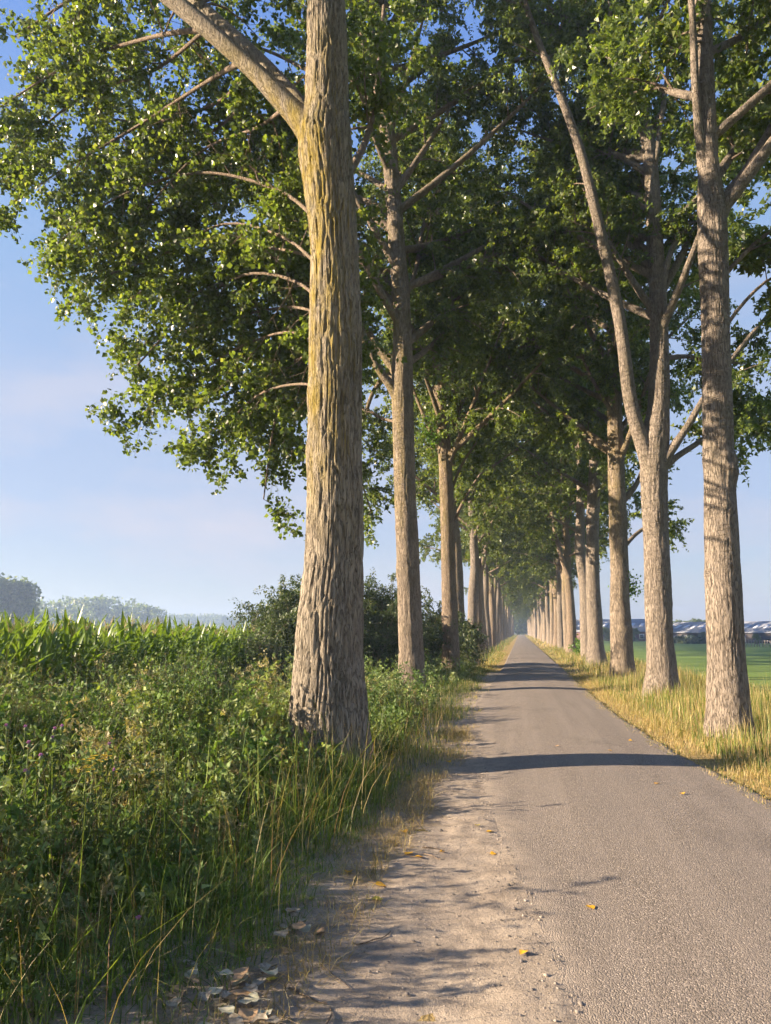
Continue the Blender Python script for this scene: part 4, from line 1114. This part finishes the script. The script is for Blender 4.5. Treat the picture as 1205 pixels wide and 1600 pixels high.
def wood(name, label, spans, seed, Yf, base=-0.2):
    """a far wood that reads as one mass"""
    rng = np.random.default_rng(seed)
    g = Geo()
    for (x0, x1, y0, y1, cnt) in spans:
        for q in range(cnt):
            t = (q + rng.uniform(0, 1)) / cnt
            Y_ = Yf * rng.uniform(0.97, 1.05)
            p = at(x0 + (x1 - x0) * t, y0 + (y1 - y0) * t + rng.normal() * 1.3, Y_)
            h = max(2.0, p[2] - base); w = h * rng.uniform(0.30, 0.45)
            n = 420
            nc = 16
            cc = np.stack([rng.normal(size=nc) * w * 0.45, rng.normal(size=nc) * w * 0.45, rng.uniform(0.08, 0.92, nc) * h], 1)
            q_ = cc[rng.integers(0, nc, n)] + rng.normal(size=(n, 3)) * np.array([w * 0.2, w * 0.2, h * 0.06])
            q_[:, 2] = np.clip(q_[:, 2], 0.3, h)
            leaf_kites(g, q_ + [p[0], p[1], base], 0.16 * h ** 0.8, rng)
    link(name, g.mesh(name), M['leaf_far'], label=label, cat='wood', kind='stuff')
wood('far_wood', 'hazy grey-green wood on the horizon behind the maize', [(58, 100, 935, 934, 5), (100, 184, 934, 931, 10), (184, 250, 936, 950, 8), (60, 250, 950, 955, 22), (246, 256, 950, 962, 2)], 411, 430)
wood('far_tree_belt', 'pale misty tree belt on the horizon right of the hazy wood', [(255, 345, 958, 961, 26)], 412, 800)
for q, (x, ty) in enumerate([(352, 962), (361, 963), (372, 962), (384, 962), (392, 963), (400, 962)]):
    far_tree(x, 790, ty, 1, ['first', 'second', 'third', 'fourth', 'fifth', 'sixth'][q] + ' small misty tree from the left at the end of the belt', group='misty trees ending the belt')

for q, (xx, yy, hh_, kd, lab) in enumerate([(-2.6, 352, 17, 1, 'dark tree closing the far end of the avenue on the left'), (3.1, 356, 16, 1, 'dark tree closing the far end of the avenue on the right'), (0.2, 392, 13, 2, 'low tree beyond the gap at the far end of the road'), (-8, 372, 18, 1, 'broad tree behind the left row at the far end')]):
    root = link('far_tree', None, label=lab, cat='tree', group='trees closing the avenue', loc=(xx, yy, -0.1))
    root.scale = (hh_, hh_, hh_); root.rotation_euler = (0, 0, 1.3 * q)
    link('trunk', FT[kd][0], None, root); link('crown', FT[kd][1], None, root, kind='stuff')

# barns: long low sheds with pale skylights in grey roofs
def flat_mat(name, c, rough=0.7, grain=8.0, amount=0.25, spec=0.3):
    m, n, l, b, out = new_mat(name)
    tc = n.new('ShaderNodeTexCoord'); t = noise_node(n, l, grain, 4, 0.6, tc.outputs['Object'])
    col = mixc(n, l, map_range(n, l, t.outputs['Fac'], 0.3, 0.7, 0.0, amount), c, tuple(0.6 * q for q in c))
    l.new(col, b.inputs['Base Color']); b.inputs['Roughness'].default_value = rough; b.inputs['Specular IOR Level'].default_value = spec
    return m
M['roof'] = flat_mat('fibre_cement_roof', (0.27, 0.285, 0.315), 0.9, 0.6, 0.25, 0.1)
M['skylight'] = flat_mat('skylight_sheet', (0.58, 0.60, 0.63), 0.8, 1.0, 0.1, 0.1)
M['barn_wall'] = flat_mat('barn_wall', (0.07, 0.06, 0.055), 0.85, 1.0)
M['brick'] = flat_mat('barn_brick', (0.16, 0.085, 0.07), 0.9, 2.0)
M['white'] = flat_mat('white_frame', (0.7, 0.7, 0.68), 0.6, 2.0, 0.1)
M['glass'] = flat_mat('window_glass', (0.05, 0.06, 0.07), 0.15, 1.0, 0.1, 0.6)
M['post'] = flat_mat('fence_wood', (0.30, 0.26, 0.21), 0.9, 6.0)

def barn(label, x0, x1, Y0, Y1, ridge_y0, zb, eave, nsky, roofmat, wall, windows):
    """a shed from photo column x0 at depth Y0 to x1 at depth Y1; the long side faces the road"""
    a = at(x0, ridge_y0, Y0); ridge = a[2] - zb
    b_ = at(x1, ridge_y0, Y1)
    d = np.array([b_[0] - a[0], b_[1] - a[1], 0]); L = np.linalg.norm(d); d /= L
    root = link('barn', None, label=label, cat='barn', group='barns across the meadow', loc=(a[0], a[1], zb))
    root.rotation_euler = (0, 0, math.atan2(d[1], d[0]))
    W = 9.0       # half width
    g = Geo()
    g.box((0.3, -W + 0.4, 0), (L - 0.3, W - 0.4, eave))
    g.add([(0.3, -W + 0.4, eave), (0.3, W - 0.4, eave), (0.3, 0, ridge - 0.25)], [(0, 2, 1)])
    g.add([(L - 0.3, -W + 0.4, eave), (L - 0.3, W - 0.4, eave), (L - 0.3, 0, ridge - 0.25)], [(0, 1, 2)])
    link('wall', g.mesh('wall'), M[wall], root)
    g = Geo()
    for s in (-1, 1):
        e = (0, s * W, eave - 0.1); r_ = (0, 0, ridge)
        v = [(0, s * W, eave - 0.15), (L, s * W, eave - 0.15), (L, 0, ridge), (0, 0, ridge), (0, s * W, eave + 0.0), (L, s * W, eave + 0.0), (L, 0, ridge + 0.15), (0, 0, ridge + 0.15)]
        f = [(0, 1, 2, 3), (4, 7, 6, 5), (0, 4, 5, 1), (0, 3, 7, 4), (1, 5, 6, 2)]
        g.add(v, f)
    roof = link('roof', g.mesh('roof'), M[roofmat], root)
    sl = (ridge - eave) / W
    for q in range(nsky):
        cx = (q + 0.5) * L / nsky
        y0_, y1_ = -W * 0.64, -W * 0.36
        z = lambda y: eave + (W + y) * sl + 0.06 + 0.15 * (W + y) / W
        g = Geo()
        hw_ = L / nsky * 0.19
        g.add([(cx - hw_, y0_, z(y0_)), (cx + hw_, y0_, z(y0_)), (cx + hw_, y1_, z(y1_)), (cx - hw_, y1_, z(y1_)),
               (cx - hw_, y0_, z(y0_) + 0.08), (cx + hw_, y0_, z(y0_) + 0.08), (cx + hw_, y1_, z(y1_) + 0.08), (cx - hw_, y1_, z(y1_) + 0.08)],
              [(4, 5, 6, 7), (0, 1, 5, 4), (1, 2, 6, 5), (2, 3, 7, 6), (3, 0, 4, 7)])
        link('skylight', g.mesh('skylight'), M['skylight'], roof)
    for (t, wd, ht, zz, mk) in windows:
        cx = t * L; yw = -W + 0.4
        g = Geo(); g.box((cx - wd / 2, yw - 0.10, zz), (cx + wd / 2, yw + 0.05, zz + ht))
        o = link('window' if mk != 'door' else 'door', g.mesh('window'), M['white'], root)
        if mk == 'door': continue
        g = Geo(); g.box((cx - wd / 2 + 0.18, yw - 0.13, zz + 0.18), (cx + wd / 2 - 0.18, yw - 0.11, zz + ht - 0.18))
        link('pane', g.mesh('pane'), M['glass'], o)
ZB = -1.15
barn('bluish grey barn seen between the third and fourth right trunks', 880, 1046, 250, 236, 969, ZB, 2.9, 12, 'roof', 'brick', [(0.36, 1.6, 1.9, 0.4, 'w'), (0.42, 1.6, 1.9, 0.4, 'w'), (0.52, 1.6, 1.9, 0.4, 'w'), (0.82, 1.4, 1.5, 0.6, 'w'), (0.9, 1.4, 1.5, 0.6, 'w')])
barn('long grey barn with a row of skylights behind the nearest right trunk', 1056, 1320, 222, 190, 973, ZB, 2.6, 18, 'roof', 'barn_wall', [(0.20, 3.0, 1.6, 0.2, 'door'), (0.45, 1.2, 1.4, 0.5, 'w'), (0.475, 1.2, 1.4, 0.5, 'w'), (0.535, 2.4, 1.5, 0.2, 'door')])
for (x, Y_, ty, kd, lab) in [(1098, 198, 988, 2, 'round dark bush before the long barn, left of the nearest right trunk'), (1181, 178, 991, 2, 'round dark bush before the long barn, right of the nearest right trunk'),
                             (991, 222, 982, 2, 'dark round bush in front of the bluish barn'), (948, 232, 981, 2, 'dark bush by the brick wall of the bluish barn')]:
    far_tree(x, Y_, ty, kd, lab, name='shrub', zb=ZB)
for q, (x, ty) in enumerate([(1060, 970), (1072, 971), (1088, 968), (1098, 970), (1110, 971)]):
    far_tree(x, 300, ty, 2, ['leftmost', 'second', 'third', 'fourth', 'fifth'][q] + ' treetop from the left showing above the long barn roof', group='treetops behind the barn', zb=ZB)
rng = np.random.default_rng(88)
g = Geo()
for q in range(26):
    p = at(1052 + q * 2.4, 1003, 188 - 0.25 * q); n_ = 260
    leaf_kites(g, np.stack([p[0] + rng.normal(size=n_) * 0.8, p[1] + rng.normal(size=n_) * 0.5, ZB + np.abs(rng.normal(size=n_)) * 0.7], 1), 0.4, rng)
link('hedge', g.mesh('hedge'), M['leaf_willow'], label='low grey-green hedge along the field end before the long barn', cat='hedge')
root = link('field_fence', None, label='thin post fence at the meadow end before the long barn', cat='fence', loc=(0, 0, 0))
for q in range(16):
    p = at(1166 + q * 4.2, 1005, 150 - 0.6 * q)
    g = Geo(); g.box((-0.06, -0.06, 0), (0.06, 0.06, 1.25))
    me = g.mesh('post')
    link('post', me, M['post'], root, loc=(p[0], p[1], ZB))
pa, pb = at(1166, 1005, 150), at(1166 + 15 * 4.2, 1005, 150 - 9)
for zz in (0.55, 1.1):
    g = Geo(); tubes(g, np.array([[[pa[0], pa[1] - 0.1, ZB + zz], [pb[0], pb[1] - 0.1, ZB + zz]]]), np.array([[0.03, 0.03]]), 4)
    link('rail', g.mesh('rail'), M['post'], root)

# ------------------------------------------------------------------ flowers, fallen leaves, twigs, pebbles
M['stem'] = flat_mat('flower_stem', (0.13, 0.17, 0.06), 0.7, 30)
M['purple'] = flat_mat('thistle_purple', (0.52, 0.22, 0.46), 0.8, 60)
M['thistle_green'] = flat_mat('thistle_bud', (0.15, 0.19, 0.09), 0.8, 60)
M['yellow'] = flat_mat('ragwort_yellow', (0.66, 0.50, 0.06), 0.7, 60)
def head_mesh(name, r, h, seed, spikes, up):
    rng = np.random.default_rng(seed); g = Geo()
    for q in range(spikes):
        az = rng.uniform(0, 6.28); t = rng.uniform(0.0, 1.0) ** 0.5
        d = np.array([math.cos(az) * r * t, math.sin(az) * r * t, h * (1.1 - 0.5 * t)])
        tubes(g, (np.linspace(0, 1, 2)[:, None] * d)[None], np.array([[0.0022, 0.0012]]), 3)
    return g.mesh(name)
purple_me = head_mesh('flower_head', 0.017, 0.024, 1, 46, 1); purple_me.materials.append(M['purple'])
yellow_me = head_mesh('flower_head', 0.034, 0.014, 2, 60, 1); yellow_me.materials.append(M['yellow'])
g = Geo()
th = np.linspace(0, 2 * math.pi, 8, endpoint=False)
prof = [(0.004, -0.026), (0.013, -0.018), (0.015, -0.008), (0.010, 0.002)]
v = np.array([(r_ * math.cos(a), r_ * math.sin(a), z_) for (r_, z_) in prof for a in th])
f = [(i * 8 + j, i * 8 + (j + 1) % 8, (i + 1) * 8 + (j + 1) % 8, (i + 1) * 8 + j) for i in range(3) for j in range(8)]
g.add(v, f); bud_me = g.mesh('bud', True); bud_me.materials.append(M['thistle_green'])
def flower_plant(name, label, x, y, Y, kind, seed, group):
    """a flower whose head is seen at photo pixel (x, y), Y metres down the road; its stem stands in the ground"""
    rng = np.random.default_rng(seed)
    Y = Y * 0.86 if y < 1400 else Y
    top = at(x, y, Y); zg = float(ground_z(top[0]))
    root = link(name, None, label=label, cat=name.replace('_', ' '), group=group, loc=(top[0], top[1], zg))
    H = top[2] - zg
    g = Geo(); P = np.array([[0.03 * rng.normal(), 0.03 * rng.normal(), -0.05], [0, 0, H * 0.5], [0.0, 0, H - 0.02]])
    tubes(g, P[None], np.array([[0.005, 0.004, 0.003]]), 5); link('stem', g.mesh('stem'), M['stem'], root)
    g = Geo()
    p, _ = along(P, rng.uniform(0.35, 0.95, 26))
    n_ = len(p)
    leaf_kites(g, p, 0.09, rng, outward=unit(np.stack([rng.normal(size=n_), rng.normal(size=n_), np.full(n_, 0.6)], 1)), droop=0, c=pick(rng, n_, [(0.10, 0.15, 0.05), (0.15, 0.18, 0.07)], [1, 1]), wide=0.13)
    link('leaves', g.mesh('leaves'), M['weed'], root, kind='stuff')
    if kind == 'thistle':
        b_ = link('bud', bud_me, None, root, loc=(0, 0, H)); hd = link('flower_head', purple_me, None, b_)
        s = 0.95; b_.scale = (s, s, s); b_.rotation_euler = (rng.normal() * 0.3, rng.normal() * 0.3, 0)
    else:
        for q in range(9):
            az = rng.uniform(0, 6.28); rr = rng.uniform(0.0, 0.075)
            o = link('flower_head', yellow_me, None, root, loc=(math.cos(az) * rr, math.sin(az) * rr, H - rr * 0.3 + rng.normal() * 0.012))
            o.scale = (0.45, 0.45, 0.6)
for q, (x, y, Y_, lab) in enumerate([
    (11, 1135, 5.6, 'thistle with a pink-purple head, leftmost at the frame edge'), (40, 1137, 5.8, 'thistle with a faded purple head, second from the left edge'),
    (85, 1140, 5.9, 'thistle with a pale purple head left of the twin heads in the weeds'), (97, 1136, 6.1, 'thistle with the brightest pink head above the weeds'),
    (82, 1154, 5.7, 'thistle with a small pink head below the two upper ones'), (45, 1162, 5.2, 'thistle with a dark maroon head near the left edge'),
    (64, 1182, 5.0, 'thistle with a violet head above the lowest left one'), (42, 1206, 4.7, 'thistle with a violet-blue head, lowest near the left edge'),
    (171, 1164, 6.0, 'thistle with a pink head standing right of the others'), (177, 1205, 5.4, 'thistle with a purple head beside the yellow ragwort'),
    (216, 1437, 3.6, 'thistle with a single violet head low in the shaded grass')]):
    flower_plant('thistle', lab, x, y, Y_, 'thistle', 500 + q, 'thistles in the weeds')
for q, (x, y, Y_, lab) in enumerate([(146, 1183, 5.3, 'ragwort with a flat yellow flower cluster, left one of the pair'), (162, 1182, 5.5, 'ragwort with a bright yellow flower cluster, right one of the pair'), (135, 1200, 5.1, 'ragwort with a lower straggly yellow cluster under the pair')]):
    flower_plant('ragwort', lab, x, y, Y_, 'ragwort', 540 + q, 'ragworts in the weeds')

def dry_leaf_mesh(name, seed, curl):
    """a poplar leaf blade with a stalk, curled as it dried"""
    rng = np.random.default_rng(seed)
    outl = np.array([(0, 0), (0.10, 0.33), (0.30, 0.46), (0.55, 0.36), (0.8, 0.16), (1.0, 0.0), (0.8, -0.16), (0.55, -0.36), (0.30, -0.46), (0.10, -0.33)])
    ctr = np.array([(0.15, 0), (0.35, 0), (0.6, 0), (0.85, 0)])
    pts = np.concatenate([outl, ctr])
    z = curl * (np.abs(pts[:, 1]) ** 1.5 * 1.6 + 0.55 * (pts[:, 0] - 0.45) ** 2) + rng.normal(size=len(pts)) * 0.025 * curl / 0.3
    v = np.stack([pts[:, 0] - 0.5, pts[:, 1], z + 0.03], 1)
    f3 = [(0, 10, 1), (1, 10, 2), (10, 11, 2), (2, 11, 3), (11, 12, 3), (3, 12, 4), (12, 13, 4), (4, 13, 5), (5, 13, 6), (6, 13, 12), (6, 12, 7), (7, 12, 11), (7, 11, 8), (8, 11, 10), (8, 10, 9), (9, 10, 0)]
    f3 = [(a, c, b) for (a, b, c) in f3]
    g = Geo(); g.add(v, f3)
    tubes(g, np.array([[[-0.5, 0, 0.03 + z[0]], [-0.75, 0.05, 0.06], [-1.0, 0.12, 0.03]]]), np.array([[0.012, 0.01, 0.01]]), 3)
    return g.mesh(name, True)
def leaf_lit_mat(name, c1, c2):
    m, n, l, b, out = new_mat(name)
    tc = n.new('ShaderNodeTexCoord'); t = noise_node(n, l, 3.0, 6, 0.7, tc.outputs['Object'])
    r = ramp_node(n, [(0.42, c1), (0.58, c2)]); l.new(t.outputs['Fac'], r.inputs['Fac']); l.new(r.outputs['Color'], b.inputs['Base Color'])
    b.inputs['Roughness'].default_value = 0.7; b.inputs['Specular IOR Level'].default_value = 0.2
    return m
LITTER = {k: leaf_lit_mat('fallen_' + k, a, c) for k, a, c in [('yellow', (0.72, 0.42, 0.03), (0.60, 0.30, 0.03)), ('lime', (0.42, 0.38, 0.05), (0.55, 0.45, 0.06)), ('tan', (0.42, 0.29, 0.17), (0.30, 0.20, 0.12)), ('grey', (0.36, 0.32, 0.25), (0.20, 0.17, 0.13)), ('sage', (0.30, 0.30, 0.21), (0.42, 0.40, 0.31))]}
DRY = {}
def fallen_leaf(x, y, size, tone, label, seed, group='fallen leaves', curl=None, lift=0.0):
    rng = np.random.default_rng(seed)
    key = (tone, seed % 3)
    if key not in DRY:
        me = dry_leaf_mesh('fallen_leaf', seed, 0.16 + 0.16 * (seed % 3)); me.materials.append(LITTER[tone]); DRY[key] = me
    p = on_ground(x, y, 0.04)
    z = float(road_z(np.array([p[0]]), np.array([p[1]]))[0]) + 0.004
    o = link('fallen_leaf', DRY[key], None, label=label, cat='leaf', group=group, loc=(p[0], p[1], z + lift))
    o.rotation_euler = (rng.normal() * 0.12, rng.normal() * 0.12, rng.uniform(0, 6.28)); o.scale = (size, size, size)
for q, (x, y, s, tone, lab) in enumerate([
    (924, 1421, 0.065, 'yellow', 'bright yellow leaf lying alone in the middle of the asphalt'),
    (817, 1490, 0.055, 'yellow', 'yellow leaf on the sandy edge nearest the bottom of the road'),
    (632, 1296, 0.075, 'yellow', 'yellow leaf at the straw fringe, highest of the left verge'),
    (640, 1331, 0.085, 'yellow', 'yellow leaf on the shoulder, left one of a touching pair'),
    (656, 1338, 0.075, 'yellow', 'yellow leaf on the shoulder, right one of a touching pair'),
    (690, 1329, 0.05, 'yellow', 'small yellow leaf right of the pair on the shoulder'),
    (596, 1379, 0.085, 'yellow', 'orange-yellow upright leaf at the edge of the dry thatch'),
    (590, 1403, 0.08, 'lime', 'lime-green leaf on sand below the orange-yellow one'),
    (545, 1355, 0.07, 'yellow', 'yellow leaf half in the grass above the thatch'),
    (764, 1299, 0.06, 'yellow', 'yellow leaf on pale sand by the crumbled asphalt, upper one'),
    (771, 1332, 0.05, 'yellow', 'yellow leaf on pale sand by the crumbled asphalt, lower one'),
    (745, 1290, 0.05, 'lime', 'dull greenish leaf on the shoulder near the tree shadow'),
    (1026, 1229, 0.07, 'yellow', 'yellow leaf inside the trunk shadow across the road'),
    (1067, 1245, 0.065, 'yellow', 'yellow leaf at the lower edge of the trunk shadow'),
    (985, 1160, 0.07, 'yellow', 'yellow leaf near the right road edge before the pale trunk'),
    (870, 1170, 0.06, 'tan', 'tan leaf in mid road above the trunk shadow'),
    (953, 1177, 0.06, 'yellow', 'yellow leaf left of the one near the right road edge'),
    (700, 1190, 0.08, 'yellow', 'yellow leaf in the shaded left verge beyond the trunk'),
    (425, 1522, 0.075, 'lime', 'yellow-green leaf on the heap of pale dead leaves'),
    (381, 1524, 0.085, 'tan', 'tan curled leaf standing on the heap of dead leaves'),
    (498, 1455, 0.075, 'tan', 'tan leaf lying on bare sand beside the thatch'),
    (451, 1482, 0.07, 'tan', 'narrow rolled tan leaf at the grass edge'),
    (415, 1508, 0.07, 'tan', 'brown folded leaf behind the yellow-green one')]):
    fallen_leaf(x, y, s, tone, lab, 600 + q)
rng = np.random.default_rng(6)
for q in range(46):
    x = 425 - abs(rng.normal()) * 85; y = 1562 + rng.normal() * 30
    if q >= 37: x, y = 455 + rng.normal() * 15, 1445 + rng.normal() * 12
    fallen_leaf(x, y, rng.uniform(0.06, 0.105), ['grey', 'sage', 'grey', 'tan'][q % 4], 'pale dead leaf in the grey heap at the grass edge', 700 + q, 'pale dead leaves at the verge', lift=0.012 + 0.012 * (q % 5))
def twig(px, label, seed, r=0.005):
    P = np.array([on_ground(x, y, 0.05) for (x, y) in px])
    rng = np.random.default_rng(seed)
    P, R = resample(P, np.linspace(r, r * 0.5, len(P)), 0.04)
    P[:, 2] = road_z(P[:, 0], P[:, 1]) + R + rng.uniform(0, 0.006, len(P))
    g = Geo(); tubes(g, P[None], R[None], 6)
    link('twig', g.mesh('twig', True), M['twig'], label=label, cat='twig', group='twigs on the shoulder')
twig([(452, 1533), (480, 1550), (512, 1556)], 'bent pale twig on the sand beside the leaf heap', 1, 0.006)
twig([(557, 1468), (598, 1459), (611, 1444)], 'thin dark twig on the sand right of the thatch', 2, 0.004)
twig([(660, 1319), (695, 1322)], 'dark twig on the shoulder above the yellow leaf pair', 3, 0.006)
twig([(662, 1330), (690, 1337)], 'pale twig on the shoulder beside the yellow leaf pair', 4, 0.006)
twig([(507, 1595), (518, 1575), (516, 1560)], 'short curved twig at the bottom of the sand', 5, 0.005)
twig([(500, 1500), (525, 1517), (548, 1535)], 'straight straw-coloured stalk lying on the sand', 6, 0.003)

rng = np.random.default_rng(12)
g = Geo()
ico = np.array([(0, 0, 1), (0.89, 0, 0.45), (0.28, 0.85, 0.45), (-0.72, 0.53, 0.45), (-0.72, -0.53, 0.45), (0.28, -0.85, 0.45), (0.72, 0.53, -0.45), (-0.28, 0.85, -0.45), (-0.89, 0, -0.45), (-0.28, -0.85, -0.45), (0.72, -0.53, -0.45), (0, 0, -1)])
icf = np.array([(0, 1, 2), (0, 2, 3), (0, 3, 4), (0, 4, 5), (0, 5, 1), (1, 6, 2), (2, 7, 3), (3, 8, 4), (4, 9, 5), (5, 10, 1)])
N = 6500
y = 2.6 + 11 * rng.uniform(0, 1, N) ** 1.6
lo, hi = vl(y) - 0.1, edge_l(y) + 0.05
t = rng.uniform(0, 1, N); t = np.where(rng.uniform(0, 1, N) < 0.35, 1 - np.abs(rng.normal(size=N)) * 0.12, t)
x = lo + (hi - lo) * np.clip(t, 0, 1.25)
s = np.clip(rng.lognormal(-5.75, 0.55, N), 0.0015, 0.018)
z = road_z(x, y) + s * 0.2
jit = rng.uniform(0.65, 1.2, (N, 12, 1))
v = ico[None] * jit * s[:, None, None] * np.stack([np.ones(N), rng.uniform(0.7, 1.2, N), rng.uniform(0.5, 0.8, N)], 1)[:, None] + np.stack([x, y, z], 1)[:, None]
f = (icf[None] + (np.arange(N) * 12)[:, None, None]).reshape(-1, 3)
cc = pick(rng, N, [(0.30, 0.25, 0.20), (0.19, 0.165, 0.145), (0.38, 0.32, 0.26), (0.11, 0.10, 0.09)], [4, 4, 1.2, 2])
g.add(v.reshape(-1, 3), f, np.repeat(cc, 12, 0))
m, n, l, b, out = new_mat('pebble'); a_ = n.new('ShaderNodeAttribute'); a_.attribute_name = 'col'; l.new(a_.outputs['Color'], b.inputs['Base Color']); b.inputs['Roughness'].default_value = 0.9
link('gravel', g.mesh('gravel'), m, label='loose gravel on the sandy shoulder', cat='gravel', kind='stuff')

# ------------------------------------------------------------------ morning haze
g = Geo(); g.box((-700, -60, -3), (500, 1000, 32))
m = bpy.data.materials.new('haze'); m.use_nodes = True
n, l = m.node_tree.nodes, m.node_tree.links
n.clear()
o_ = n.new('ShaderNodeOutputMaterial'); pv = n.new('ShaderNodeVolumePrincipled')
pv.inputs['Color'].default_value = (0.52, 0.70, 1.0, 1); pv.inputs['Density'].default_value = 0.00085; pv.inputs['Anisotropy'].default_value = 0.2
l.new(pv.outputs['Volume'], o_.inputs['Volume'])
link('haze', g.mesh('haze'), m, label='thin bluish morning haze over the fields', cat='haze', kind='stuff')
